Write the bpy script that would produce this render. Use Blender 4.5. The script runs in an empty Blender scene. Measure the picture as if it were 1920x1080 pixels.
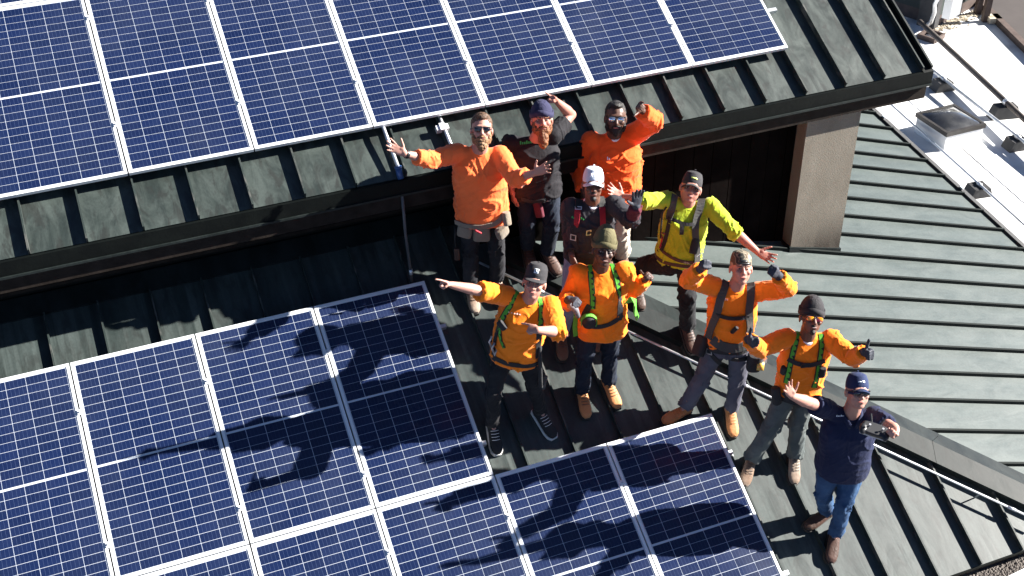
import bpy, bmesh, math, random
import numpy as np
from mathutils import Vector, Matrix, noise
from mathutils.bvhtree import BVHTree

# ------------------------------------------------------------------ camera, sky, sun, exposure
sc = bpy.context.scene
CM = np.array([[0.929622, -0.221864, 0.294244], [-0.368254, -0.529241, 0.76439], [-0.013864, -0.818951, -0.573696]])
CP = np.array([0.498645, -8.733468, 6.245863])
FPX = 2336.63
cd = bpy.data.cameras.new('camera'); cam = bpy.data.objects.new('camera', cd); sc.collection.objects.link(cam)
cam.matrix_world = Matrix([[CM[0][0], -CM[0][1], -CM[0][2], CP[0]], [CM[1][0], -CM[1][1], -CM[1][2], CP[1]],
                           [CM[2][0], -CM[2][1], -CM[2][2], CP[2]], [0, 0, 0, 1]])
cd.sensor_width = 36; cd.lens = FPX / 1920 * 36; cd.clip_end = 2000; cd.clip_start = 0.05
sc.camera = cam
SUN = Vector((1.78, -0.39, 1.0)).normalized()
w = bpy.data.worlds.new('World'); sc.world = w; w.use_nodes = True
bg = w.node_tree.nodes['Background']; bg.inputs['Strength'].default_value = 0.05
sk = w.node_tree.nodes.new('ShaderNodeTexSky'); sk.sky_type = 'NISHITA'; sk.sun_disc = False
sk.sun_elevation = math.asin(SUN.z); sk.sun_rotation = math.atan2(SUN.x, SUN.y); sk.altitude = 5000; sk.dust_density = 0.0; sk.air_density = 0.6
w.node_tree.links.new(sk.outputs[0], bg.inputs[0])
sl = bpy.data.lights.new('sun', 'SUN'); sl.energy = 5.0; sl.angle = math.radians(0.53); sl.color = (1, 0.955, 0.89)
so = bpy.data.objects.new('sun', sl); sc.collection.objects.link(so)
so.rotation_euler = (-SUN).to_track_quat('-Z', 'Y').to_euler(); so.location = (8, -4, 12)
sc.view_settings.view_transform = 'Standard'; sc.view_settings.look = 'None'
sc.view_settings.exposure = 2.1; sc.view_settings.gamma = 1; sc.view_settings.use_curve_mapping = False

# ------------------------------------------------------------------ helpers
A = lambda *v: np.array(v, float)
def nrm(v):
    v = np.asarray(v, float); return v / (np.linalg.norm(v) + 1e-12)
def ray(x, y): return nrm(CM @ A((x - 960) / FPX, (y - 540) / FPX, 1))
def hit(x, y, o, n):
    d = ray(x, y); return CP + d * (np.dot(np.asarray(o) - CP, n) / np.dot(d, n))
TH = 0.48682548
UX = A(1, 0, 0); N1 = A(0, -math.sin(TH), math.cos(TH)); V1 = A(0, -math.cos(TH), -math.sin(TH))
PL = 1.8828; PW = 1.012; OUP = A(0.78066, 0.442428, 1.353153); HP = 0.13
O1 = -N1 * HP; O2 = OUP - N1 * HP
def on1(u, v, h=0.0): return O1 + UX * u + V1 * v + N1 * h          # lower roof, metres along, down, above
def onU(u, v, h=0.0): return O2 + UX * (u - OUP[0]) + V1 * v + N1 * h   # upper roof, u = world x
D2 = nrm(A(.959, -.096, -.265)); HD = nrm(A(.719, -.614, -.325)); H0 = A(4.959, -.538, -.432)
N2 = nrm(np.cross(D2, HD)); N2 = N2 * np.sign(N2[2]); S2 = np.cross(N2, D2)
HB = H0 - N2 * 0.03
def on2(a, s, h=0.0): return HB + D2 * a + S2 * s + N2 * h

def link(o, parent=None):
    sc.collection.objects.link(o)
    if parent is not None: o.parent = parent
    return o
def tag(o, label=None, cat=None, group=None, kind=None):
    if label: o['label'] = label
    if cat: o['category'] = cat
    if group: o['group'] = group
    if kind: o['kind'] = kind
    return o
def thing(name, loc, label, cat, group=None, rot=(0, 0, 0)):
    o = bpy.data.objects.new(name, None); o.empty_display_size = .1
    o.location = Vector(loc); o.rotation_euler = rot; link(o)
    return tag(o, label, cat, group)
def mesh_obj(name, vs, fs, m, parent=None, smooth=False, world=True):
    """vs in world coordinates (or local to the parent when world=False)"""
    vs = np.asarray(vs, float)
    if parent is not None and world: vs = vs - np.array(parent.location)
    me = bpy.data.meshes.new(name); me.from_pydata(vs.tolist(), [], [list(map(int, f)) for f in fs]); me.validate()
    if m is not None: me.materials.append(m)
    if smooth: me.polygons.foreach_set('use_smooth', [True] * len(me.polygons))
    me.update()
    return link(bpy.data.objects.new(name, me), parent)
class MB:
    def __init__(s): s.v = []; s.f = []
    def add(s, vs, fs):
        b = len(s.v); s.v += [tuple(map(float, p)) for p in vs]; s.f += [[i + b for i in f] for f in fs]; return s
    def build(s, name, m, parent=None, smooth=False, world=True): return mesh_obj(name, s.v, s.f, m, parent, smooth, world)
BOXF = [[0, 3, 2, 1], [4, 5, 6, 7], [0, 1, 5, 4], [1, 2, 6, 5], [2, 3, 7, 6], [3, 0, 4, 7]]
def box8(o, a, b, c):   # corner + 3 edge vectors (right handed)
    o, a, b, c = [np.asarray(q, float) for q in (o, a, b, c)]
    return [o, o + a, o + a + b, o + b, o + c, o + a + c, o + a + b + c, o + b + c], BOXF
def cbox(c, x, y, z, sx, sy, sz):  # centred, unit axes, full sizes
    c = np.asarray(c, float); x = nrm(x) * sx; y = nrm(y) * sy; z = nrm(z) * sz
    if np.dot(np.cross(x, y), z) < 0: x = -x
    return box8(c - x / 2 - y / 2 - z / 2, x, y, z)
def prism(poly, dn):     # polygon (ccw seen from outside) extruded by vector dn
    n = len(poly); top = [np.asarray(p, float) for p in poly]; bot = [p + dn for p in top]
    fs = [list(range(n)), list(range(2 * n - 1, n - 1, -1))]
    for i in range(n):
        j = (i + 1) % n; fs.append([i, i + n, j + n, j])
    return top + bot, fs
def tube(pts, r, seg=10):
    pts = [np.asarray(p, float) for p in pts]; vs = []; fs = []; ref = A(0.3, 0.2, 1)
    rs = r if hasattr(r, '__len__') else [r] * len(pts)
    for i, p in enumerate(pts):
        t = nrm(pts[min(i + 1, len(pts) - 1)] - pts[max(i - 1, 0)])
        a = nrm(np.cross(t, ref)); b = np.cross(t, a)
        for k in range(seg):
            q = 2 * math.pi * k / seg; vs.append(p + rs[i] * (a * math.cos(q) + b * math.sin(q)))
    for i in range(len(pts) - 1):
        for k in range(seg):
            k2 = (k + 1) % seg; fs.append([i * seg + k, i * seg + k2, (i + 1) * seg + k2, (i + 1) * seg + k])
    fs.append(list(range(seg))[::-1]); fs.append([(len(pts) - 1) * seg + k for k in range(seg)])
    return vs, fs

# ------------------------------------------------------------------ materials
def newmat(name, col=(.5, .5, .5), rough=.6, metal=0.0, spec=.5, coat=0.0):
    m = bpy.data.materials.new(name); m.use_nodes = True
    b = m.node_tree.nodes['Principled BSDF']
    b.inputs['Base Color'].default_value = (*col, 1); b.inputs['Roughness'].default_value = rough
    b.inputs['Metallic'].default_value = metal; b.inputs['Specular IOR Level'].default_value = spec
    b.inputs['Coat Weight'].default_value = coat
    return m, m.node_tree, b
def N(nt, t, **kw):
    n = nt.nodes.new('ShaderNode' + t)
    for k, v in kw.items():
        if k in n.inputs: n.inputs[k].default_value = v
        else: setattr(n, k, v)
    return n
def coords(nt, scale=(1, 1, 1), rot=(0, 0, 0), src='Object'):
    tc = N(nt, 'TexCoord'); mp = N(nt, 'Mapping'); mp.inputs['Scale'].default_value = scale; mp.inputs['Rotation'].default_value = rot
    nt.links.new(tc.outputs[src], mp.inputs[0]); return mp.outputs[0]
def ramp(nt, fac, stops):
    r = N(nt, 'ValToRGB'); e = r.color_ramp.elements
    e[0].position, e[0].color = stops[0][0], (*stops[0][1], 1); e[1].position, e[1].color = stops[-1][0], (*stops[-1][1], 1)
    for p, c in stops[1:-1]:
        q = e.new(p); q.color = (*c, 1)
    nt.links.new(fac, r.inputs[0]); return r.outputs[0]
def mix(nt, fac, a, b, mode='MIX'):
    m = N(nt, 'Mix', data_type='RGBA', blend_type=mode)
    for s, v in ((m.inputs[0], fac), (m.inputs[6], a), (m.inputs[7], b)):
        if isinstance(v, (int, float)): s.default_value = v
        elif isinstance(v, tuple): s.default_value = (*v, 1)
        else: nt.links.new(v, s)
    return m.outputs[2]
def bump(nt, b, h, strength=.3, dist=.01):
    n = N(nt, 'Bump', Strength=strength, Distance=dist); nt.links.new(h, n.inputs['Height']); nt.links.new(n.outputs[0], b.inputs['Normal'])
def noisy(name, c0, c1, scale=8, rough=.7, bs=.2, bd=.01, metal=0, detail=6, c2=None, rr=.1, spec=.5, dist=0.0):
    m, nt, b = newmat(name, c0, rough, metal, spec)
    co = coords(nt); n = N(nt, 'TexNoise', Scale=scale, Detail=detail, Distortion=dist); nt.links.new(co, n.inputs[0])
    st = [(.33, c0), (.67, c1)] if c2 is None else [(.3, c0), (.5, c2), (.7, c1)]
    nt.links.new(ramp(nt, n.outputs[0], st), b.inputs['Base Color'])
    n2 = N(nt, 'TexNoise', Scale=scale * 5, Detail=4); nt.links.new(co, n2.inputs[0]); bump(nt, b, n2.outputs[0], bs, bd)
    return m
def patina(name, ca, cb, cc, across='x', rough=.43, dirt=(.13, .125, .115), damt=.5, rz=0.0, spec=.5, grn=None):
    """weathered standing seam metal: blotches, streaks that run down the slope, fine grain"""
    m, nt, b = newmat(name, ca, rough, 0, spec)
    st = (11, .35, .35) if across == 'x' else (.5, 13, .5)
    n1 = N(nt, 'TexNoise', Scale=1.0, Detail=5, Roughness=.6, Distortion=.3); nt.links.new(coords(nt, st, (0, 0, rz)), n1.inputs[0])
    n2 = N(nt, 'TexNoise', Scale=3.0, Detail=8, Roughness=.65, Distortion=.7); nt.links.new(coords(nt, (1.6, .8, .8) if across == 'x' else (.8, 1.6, .8)), n2.inputs[0])
    n3 = N(nt, 'TexNoise', Scale=45, Detail=4, Roughness=.7); nt.links.new(coords(nt), n3.inputs[0])
    n4 = N(nt, 'TexNoise', Scale=5, Detail=9, Roughness=.62, Distortion=.9); nt.links.new(coords(nt, (2.2, .7, .7) if across == 'x' else (.7, 2.2, .7)), n4.inputs[0])
    c = mix(nt, ramp(nt, n1.outputs[0], [(.43, (0, 0, 0)), (.57, (1, 1, 1))]), ca, cb)
    c = mix(nt, ramp(nt, n2.outputs[0], [(.42, (0, 0, 0)), (.62, (.85, .85, .85))]), c, cc)
    c = mix(nt, ramp(nt, n4.outputs[0], [(.50, (0, 0, 0)), (.62, (damt,) * 3)]), c, dirt)
    c = mix(nt, .22, c, ramp(nt, n3.outputs[0], [(.3, (.35, .35, .35)), (.7, (1.5, 1.5, 1.5))]), 'MULTIPLY')
    nt.links.new(c, b.inputs['Base Color'])
    nt.links.new(ramp(nt, n2.outputs[0], [(.3, (rough - .06,) * 3), (.7, (rough + .10,) * 3)]), b.inputs['Roughness'])
    bump(nt, b, n2.outputs[0], .25, .006)
    return m
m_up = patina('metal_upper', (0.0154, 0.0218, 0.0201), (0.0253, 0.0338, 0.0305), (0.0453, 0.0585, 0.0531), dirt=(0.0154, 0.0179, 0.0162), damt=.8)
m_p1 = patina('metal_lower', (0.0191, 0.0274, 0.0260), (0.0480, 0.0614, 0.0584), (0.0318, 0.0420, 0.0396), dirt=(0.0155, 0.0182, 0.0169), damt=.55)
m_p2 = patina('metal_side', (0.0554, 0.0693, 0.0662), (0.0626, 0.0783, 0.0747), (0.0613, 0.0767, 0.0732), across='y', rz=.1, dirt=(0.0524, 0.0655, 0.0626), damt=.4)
m_seam = patina('metal_seam', (0.0166, 0.0247, 0.0231), (0.0221, 0.0314, 0.0293), (0.0189, 0.0267, 0.0245), rough=.5, spec=.3)
m_cap = patina('metal_cap', (0.0061, 0.0094, 0.0090), (0.0086, 0.0127, 0.0123), (0.0129, 0.0182, 0.0177), dirt=(0.0045, 0.0066, 0.0066), damt=.6, rough=.5, spec=.3)
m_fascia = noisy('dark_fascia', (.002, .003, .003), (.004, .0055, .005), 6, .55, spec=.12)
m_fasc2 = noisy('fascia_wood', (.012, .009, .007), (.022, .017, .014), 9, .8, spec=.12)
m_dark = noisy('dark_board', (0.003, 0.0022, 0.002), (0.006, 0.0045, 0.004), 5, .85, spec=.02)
m_stucco, nt, b = newmat('stucco', (.27, .24, .20), .95, 0, .2)
n_a = N(nt, 'TexNoise', Scale=2.2, Detail=8, Roughness=.6); nt.links.new(coords(nt, (2, 2, .8)), n_a.inputs[0]); n_b = N(nt, 'TexNoise', Scale=70.0, Detail=5, Roughness=.7); nt.links.new(coords(nt), n_b.inputs[0])
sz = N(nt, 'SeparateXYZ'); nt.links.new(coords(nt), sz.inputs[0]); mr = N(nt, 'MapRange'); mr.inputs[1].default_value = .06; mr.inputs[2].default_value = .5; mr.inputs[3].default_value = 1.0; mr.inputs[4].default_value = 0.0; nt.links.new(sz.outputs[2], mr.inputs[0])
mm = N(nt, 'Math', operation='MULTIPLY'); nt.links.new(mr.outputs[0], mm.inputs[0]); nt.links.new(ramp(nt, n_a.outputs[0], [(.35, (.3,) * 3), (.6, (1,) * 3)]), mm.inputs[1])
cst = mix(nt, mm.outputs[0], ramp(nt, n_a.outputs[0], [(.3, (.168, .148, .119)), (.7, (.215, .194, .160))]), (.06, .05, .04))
nt.links.new(mix(nt, .25, cst, ramp(nt, n_b.outputs[0], [(.3, (.5,) * 3), (.7, (1.4,) * 3)]), 'MULTIPLY'), b.inputs['Base Color']); bump(nt, b, n_b.outputs[0], .5, .006)
m_alu = newmat('aluminium', (.74, .76, .78), .42, .25)[0]
m_alub = newmat('aluminium_rail', (.62, .64, .66), .4, .8)[0]
m_steel = noisy('galvanised', (.52, .54, .56), (.66, .68, .70), 20, .38, .1, .002, .6)
m_back = newmat('backsheet', (.50, .54, .60), .3, 0, .5, .6)[0]
m_white = noisy('membrane', (.42, .42, .41), (.80, .80, .79), 1.3, .6, .3, .02, c2=(.74, .74, .73), detail=9)
m_blk = noisy('black_rubber', (.018, .018, .019), (.035, .035, .036), 10, .7)
m_pipe = noisy('gas_pipe', (.045, .035, .03), (.075, .06, .05), 12, .6)
m_brown = noisy('brown_trim', (.05, .032, .026), (.085, .057, .047), 8, .7)
m_taupe = noisy('street', (.042, .034, .031), (.054, .044, .040), 1.2, .9)
m_green = noisy('green_fascia', (.016, .024, .020), (.024, .032, .027), 4, .6)
m_glassd = newmat('window_glass', (.01, .014, .02), .06, 0, .6)[0]
m_gravel = noisy('gravel', (0.05, 0.0425, 0.0375), (0.12, 0.105, 0.095), 60, .95, 1.0, .02)
m_stone = noisy('pebble', (0.06, 0.05, 0.045), (0.17, 0.15, 0.135), 3, .9)
m_mud = noisy('debris', (.22, .18, .12), (.5, .45, .36), 14, .95)
m_blue = newmat('blue_fitting', (.03, .08, .22), .4)[0]

# solar cell: navy silicon with thin silver busbars under glossy glass
m_cell, nt, b = newmat('solar_cell', (.014, .026, .115), .3, 0, .2, .35)
b.inputs['Coat Roughness'].default_value = .12
co = coords(nt); sx = N(nt, 'SeparateXYZ'); nt.links.new(co, sx.inputs[0])
mo = N(nt, 'Math', operation='FRACT'); ml = N(nt, 'Math', operation='MULTIPLY'); ml.inputs[1].default_value = 1 / .0302
ad = N(nt, 'Math', operation='ADD'); ad.inputs[1].default_value = .5
nt.links.new(sx.outputs[0], ad.inputs[0]); nt.links.new(ad.outputs[0], ml.inputs[0]); nt.links.new(ml.outputs[0], mo.inputs[0])
lt = N(nt, 'Math', operation='LESS_THAN'); lt.inputs[1].default_value = .075; nt.links.new(mo.outputs[0], lt.inputs[0])
oi = N(nt, 'ObjectInfo'); vn = N(nt, 'TexVoronoi', Scale=160.0); nt.links.new(co, vn.inputs[0])
ca = mix(nt, oi.outputs['Random'], (.0046, .0100, .037), (.0064, .0135, .049))
cb = mix(nt, .35, ca, ramp(nt, vn.outputs['Color'], [(.2, (.6, .65, .8)), (.8, (1.4, 1.35, 1.25))]), 'MULTIPLY')
gp = N(nt, 'NewGeometry'); dn = N(nt, 'TexNoise', Scale=1.3, Detail=7, Roughness=.65); nt.links.new(gp.outputs['Position'], dn.inputs[0])
cc_ = mix(nt, lt.outputs[0], cb, (.03, .045, .095))
nt.links.new(mix(nt, ramp(nt, dn.outputs[0], [(.4, (0, 0, 0)), (.7, (.04, .04, .04))]), cc_, (.16, .19, .24)), b.inputs['Base Color'])
nt.links.new(ramp(nt, dn.outputs[0], [(.35, (.22,) * 3), (.7, (.42,) * 3)]), b.inputs['Roughness'])

# ------------------------------------------------------------------ roofs
def half(poly, p, n):      # keep the side where (x-p).n <= 0
    out = []
    for i in range(len(poly)):
        a, b_ = poly[i], poly[(i + 1) % len(poly)]; da = np.dot(a - p, n); db = np.dot(b_ - p, n)
        if da <= 0: out.append(a)
        if (da < 0 < db) or (db < 0 < da): out.append(a + (b_ - a) * (da / (da - db)))
    return out
def pan(root, e0, e1, t0, t1, P, mt, planes=(), wav=.0018, name='roof_pan', nn=N1):
    """one metal pan between seams e0..e1 (across) from t0 to t1 (down), with shallow striations"""
    if planes:
        poly = [P(e0, t0, 0), P(e0, t1, 0), P(e1, t1, 0), P(e1, t0, 0)]
        for p, n in planes:
            if len(poly) >= 3: poly = half(poly, p, n)
        if len(poly) < 3: return
        a = sum(np.dot(np.cross(poly[i] - poly[0], poly[(i + 1) % len(poly)] - poly[0]), nn) for i in range(len(poly)))
        if a < 0: poly = poly[::-1]
        if abs(a) < 1e-4: return
        vs, fs = prism(poly, -nn * .012); mesh_obj(name, vs, fs, mt, root); return
    k = 24; vs = []; fs = []
    for i in range(k + 1):
        q = i / k; e = e0 + (e1 - e0) * q; h = 0.0
        for c_ in (.33, .67): h += wav * math.exp(-((q - c_) / .045) ** 2)
        vs += [P(e, t0, h), P(e, t1, h)]
    b0 = len(vs); vs += [P(e0, t0, -.012), P(e0, t1, -.012), P(e1, t0, -.012), P(e1, t1, -.012)]
    for i in range(k): fs.append([2 * i, 2 * i + 1, 2 * i + 3, 2 * i + 2])
    fs += [[b0, b0 + 2, b0 + 3, b0 + 1], [2 * i + 3 for i in range(-1, k)][::1] + [b0 + 3, b0 + 1][::1], [2 * i for i in range(k, -1, -1)] + [b0, b0 + 2], [0, b0, b0 + 1, 1], [2 * k, 2 * k + 1, b0 + 3, b0 + 2]]
    mesh_obj(name, vs, fs, mt, root)
def seam(root, a, b_, n, across, hh=.052, ww=.014, m=None):
    vs, fs = box8(a - across * ww / 2, b_ - a, across * ww, n * hh)
    if np.dot(np.cross(b_ - a, across), n) < 0: vs, fs = box8(a + across * ww / 2, b_ - a, -across * ww, n * hh)
    mesh_obj('seam', vs, fs, m or m_seam, root)

# lower roof (carries the front panels and most of the crew)
r1 = thing('metal_roof', on1(0, 3.8), 'dark grey-green standing seam roof slope carrying the front solar panels, below the wall', 'roof')
r1.location = Vector(on1(0, 3.8))
hipn = nrm(np.cross(HD, N1)); hipn = hipn * np.sign(hipn[0])       # points towards the side roof
hp1 = H0 - N1 * .0
e_x = [-.12 + .4356 * k for k in range(-7, 20)]
for i in range(len(e_x) - 1):
    a, b_ = e_x[i], e_x[i + 1]
    # how far up can the pan reach before the hip?
    far = np.dot(on1(b_, .0) - hp1, hipn) > -.1 or np.dot(on1(b_, -.55) - hp1, hipn) > -.1
    if far: pan(r1, a + .006, b_ - .006, -.55, 3.8, on1, m_p1, [(hp1, hipn)])
    else: pan(r1, a + .006, b_ - .006, -.55, 3.8, on1, m_p1)
for x in e_x:
    a, b_ = on1(x, -.55), on1(x, 3.8)
    da, db = np.dot(a - hp1, hipn), np.dot(b_ - hp1, hipn)
    if da > 0:
        if db > 0: continue
        a = a + (b_ - a) * (da / (da - db)) + V1 * .02
    seam(r1, a, b_, N1, UX)
mesh_obj('underlay', *prism([on1(-3.2, -.7, -.015), on1(-3.2, 3.8, -.015), on1(7.9, 3.8, -.015), on1(3.4, -.7, -.015)], -N1 * .05), m_fascia, r1)
mesh_obj('eave_trim', *box8(on1(-3.2, 3.8, -.09), UX * 11.1, A(0, -.02, 0), N1 * .092), m_fascia, r1)
mesh_obj('wall_flashing', *box8(on1(-3.2, -.545, .012), UX * 6.85, -V1 * .205, N1 * .012), m_cap, r1)

# side roof to the right of the hip
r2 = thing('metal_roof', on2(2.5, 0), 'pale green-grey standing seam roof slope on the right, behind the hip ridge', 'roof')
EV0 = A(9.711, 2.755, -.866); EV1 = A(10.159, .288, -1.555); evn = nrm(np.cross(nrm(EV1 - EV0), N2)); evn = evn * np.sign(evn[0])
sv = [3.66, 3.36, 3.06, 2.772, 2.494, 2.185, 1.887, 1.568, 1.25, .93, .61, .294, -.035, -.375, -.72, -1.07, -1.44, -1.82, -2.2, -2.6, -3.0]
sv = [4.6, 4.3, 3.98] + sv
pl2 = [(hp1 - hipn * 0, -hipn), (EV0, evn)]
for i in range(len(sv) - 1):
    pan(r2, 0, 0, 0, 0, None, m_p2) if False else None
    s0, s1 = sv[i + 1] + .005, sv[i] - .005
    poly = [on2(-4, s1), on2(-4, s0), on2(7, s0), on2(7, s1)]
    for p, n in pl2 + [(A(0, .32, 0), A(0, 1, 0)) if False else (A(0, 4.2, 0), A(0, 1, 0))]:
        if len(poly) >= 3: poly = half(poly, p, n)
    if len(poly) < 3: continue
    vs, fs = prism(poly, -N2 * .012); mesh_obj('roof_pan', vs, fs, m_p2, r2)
m_seam2 = newmat('metal_seam_side', (.011, .014, .013), .65, 0, .1)[0]
for s in sv:
    a, b_ = on2(-4, s), on2(7, s)
    for p, n in pl2:
        da, db = np.dot(a - p, n), np.dot(b_ - p, n)
        if da > 0 and db < 0: a = a + (b_ - a) * (da / (da - db))
        elif db > 0 and da < 0: b_ = a + (b_ - a) * (da / (da - db))
    seam(r2, a, b_, N2, S2, .04, .022, m_seam2)
ed = nrm(EV1 - EV0)
mesh_obj('eave_gutter', *box8(EV0 - ed * 2.2 + evn * .0 - N2 * .10, ed * 8.2, evn * .07, N2 * .10), m_blk, r2)
for t in (1.35, 2.6): mesh_obj('bracket', *cbox(EV0 - ed * 1.2 + ed * t * 1.1 + evn * .03 + N2 * .01, ed, evn, N2, .05, .03, .02), m_alub, r2)

# hip cap between the two slopes
hc = thing('hip_ridge_cap', H0 + HD * 4.5, 'raised dark grey metal cap running down the hip between the two roof slopes', 'ridge cap')
def line_on(pxs, o, n, t0, t1):
    P_ = [hit(x, y, o, n) for x, y in pxs]; d = nrm(P_[-1] - P_[0]); return P_[0] + d * t0, P_[0] + d * t1
CH = .085
cr0, cr1 = line_on(((1272, 603), (1920, 908)), O1 + N1 * CH, N1, -1.75, 4.6)
lo0, lo1 = line_on(((1275.5, 641.4), (1920, 945.5)), O1 + N1 * CH, N1, -1.75, 4.6)
hi0, hi1 = line_on(((1290, 590), (1660, 767.6), (1920, 889)), HB + N2 * .06, N2, -1.7, 4.6)
for k in range(3):
    for (p0, p1), (q0_, q1_), n in (((cr0, cr1), (lo0, lo1), N1), ((cr0, cr1), (hi0, hi1), N2)):
        f = lambda s, e, t: s + (e - s) * t
        pg = [f(p0, p1, k / 3 + .0003), f(p0, p1, (k + 1) / 3 - .0003), f(q0_, q1_, (k + 1) / 3 - .0003), f(q0_, q1_, k / 3 + .0003)]
        if np.dot(np.cross(pg[1] - pg[0], pg[2] - pg[0]), n) < 0: pg = pg[::-1]
        mesh_obj('cap_face', *prism(pg, -n * (.078 if n is N1 else .05)), m_cap, hc)

# upper roof
EVU = .47
r3 = thing('metal_roof', onU(0, EVU), 'upper grey-green standing seam roof with weathered blotches, carrying the rear solar panels', 'roof')
xs = [-.071 + .4328 * k for k in range(-8, 20)]
for i in range(len(xs) - 1): pan(r3, xs[i] + .006, xs[i + 1] - .006, -3.9, EVU, onU, m_up, wav=0)
for x in xs: seam(r3, onU(x, -3.9), onU(x, EVU), N1, UX, .062, .014)
xr = xs[-1]
mesh_obj('rake_trim', *box8(onU(xr + .01, -3.9, -.2), UX * .11, V1 * (3.9 + EVU + .03), N1 * .21), m_fascia, r3)
mesh_obj('rake_seam', *box8(onU(xr + .10, -3.9, .012), UX * .02, V1 * (3.9 + EVU), N1 * .035), m_cap, r3)
ex0 = xs[0]; exl = xr - ex0 + .12
E0 = onU(ex0, EVU)
mesh_obj('drip_edge', *box8(A(ex0, E0[1] - .035, E0[2] - .13), A(exl, 0, 0), A(0, .03, 0), A(0, 0, .125)), m_fascia, r3)
mesh_obj('gutter_lip', *box8(A(ex0, E0[1] - .05, E0[2] - .15), A(exl, 0, 0), A(0, .05, 0), A(0, 0, .018)), m_cap, r3)
mesh_obj('fascia_board', *box8(A(ex0, E0[1] + .0, E0[2] - .30), A(exl - .02, 0, 0), A(0, .05, 0), A(0, 0, .148)), m_fasc2, r3)
mesh_obj('soffit', *box8(A(ex0, E0[1] + .05, E0[2] - .27), A(exl - .05, 0, 0), A(0, 3.2, 0), A(0, 0, .02)), m_fasc2, r3)
mesh_obj('deck', *prism([onU(ex0, -3.9, -.02), onU(ex0, EVU, -.02), onU(xr, EVU, -.02), onU(xr, -3.9, -.02)], -N1 * .04), m_fascia, r3)

# wall under the upper eave
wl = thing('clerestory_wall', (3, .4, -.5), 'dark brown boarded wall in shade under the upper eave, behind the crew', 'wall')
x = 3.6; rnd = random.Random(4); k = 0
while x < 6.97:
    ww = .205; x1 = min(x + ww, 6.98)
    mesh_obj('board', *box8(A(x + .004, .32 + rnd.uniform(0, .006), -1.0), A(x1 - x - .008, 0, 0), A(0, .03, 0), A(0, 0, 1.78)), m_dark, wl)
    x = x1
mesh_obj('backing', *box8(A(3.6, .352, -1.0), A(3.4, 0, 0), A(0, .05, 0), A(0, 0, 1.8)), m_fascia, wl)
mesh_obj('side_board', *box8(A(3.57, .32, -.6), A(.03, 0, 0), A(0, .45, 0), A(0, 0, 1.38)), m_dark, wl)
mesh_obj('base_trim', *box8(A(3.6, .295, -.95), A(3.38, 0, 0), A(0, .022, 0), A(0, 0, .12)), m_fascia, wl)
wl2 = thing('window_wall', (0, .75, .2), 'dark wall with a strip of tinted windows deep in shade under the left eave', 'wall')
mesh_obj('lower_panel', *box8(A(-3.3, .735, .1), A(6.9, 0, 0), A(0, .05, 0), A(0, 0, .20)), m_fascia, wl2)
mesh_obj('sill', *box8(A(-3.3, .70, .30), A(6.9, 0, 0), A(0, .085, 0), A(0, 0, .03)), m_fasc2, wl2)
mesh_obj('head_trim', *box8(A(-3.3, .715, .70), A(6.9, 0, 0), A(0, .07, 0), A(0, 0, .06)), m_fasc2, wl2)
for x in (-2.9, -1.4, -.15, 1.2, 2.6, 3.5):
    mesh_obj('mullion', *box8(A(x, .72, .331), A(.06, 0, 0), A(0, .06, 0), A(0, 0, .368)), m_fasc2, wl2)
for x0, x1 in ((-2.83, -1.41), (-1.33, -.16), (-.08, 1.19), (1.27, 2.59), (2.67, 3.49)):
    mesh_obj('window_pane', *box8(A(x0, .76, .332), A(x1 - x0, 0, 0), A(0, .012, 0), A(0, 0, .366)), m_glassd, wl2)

# stucco pier
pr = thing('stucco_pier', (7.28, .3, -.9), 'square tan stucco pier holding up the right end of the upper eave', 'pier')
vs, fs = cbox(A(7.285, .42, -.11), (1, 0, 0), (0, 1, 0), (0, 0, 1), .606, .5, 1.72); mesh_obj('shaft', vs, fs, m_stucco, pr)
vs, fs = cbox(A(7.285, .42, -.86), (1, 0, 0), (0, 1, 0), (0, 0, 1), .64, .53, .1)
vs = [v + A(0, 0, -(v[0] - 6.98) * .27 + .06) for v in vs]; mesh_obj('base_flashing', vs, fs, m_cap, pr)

# ------------------------------------------------------------------ solar panels
FH = PL - .01; FW = 1.0; fb = .027
def frame_mesh():
    mb = MB()
    mb.add(*box8(A(0, 0, -.035), A(FW, 0, 0), A(0, fb, 0), A(0, 0, .035))); mb.add(*box8(A(0, FH - fb, -.035), A(FW, 0, 0), A(0, fb, 0), A(0, 0, .035)))
    mb.add(*box8(A(0, fb, -.035), A(fb - .004, 0, 0), A(0, FH - 2 * fb, 0), A(0, 0, .035))); mb.add(*box8(A(FW - fb + .004, fb, -.035), A(fb - .004, 0, 0), A(0, FH - 2 * fb, 0), A(0, 0, .035)))
    me = bpy.data.meshes.new('frame'); me.from_pydata(mb.v, [], mb.f); me.materials.append(m_alu); return me
def simple_mesh(name, vf, m):
    me = bpy.data.meshes.new(name); me.from_pydata([tuple(p) for p in vf[0]], [], vf[1]); me.materials.append(m); return me
me_frame = frame_mesh()
me_back = simple_mesh('backsheet', box8(A(fb - .005, fb - .002, -.012), A(FW - 2 * fb + .01, 0, 0), A(0, FH - 2 * fb + .004, 0), A(0, 0, .006)), m_back)
cpx = (FW - .064) / 6; cpy = (FH - .066 - .016) / 24; cw, ch = cpx - .0042, cpy - .0030
me_cell = simple_mesh('solar_cell', box8(A(-cw / 2, -ch / 2, 0), A(cw, 0, 0), A(0, ch, 0), A(0, 0, .0012)), m_cell)
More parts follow.
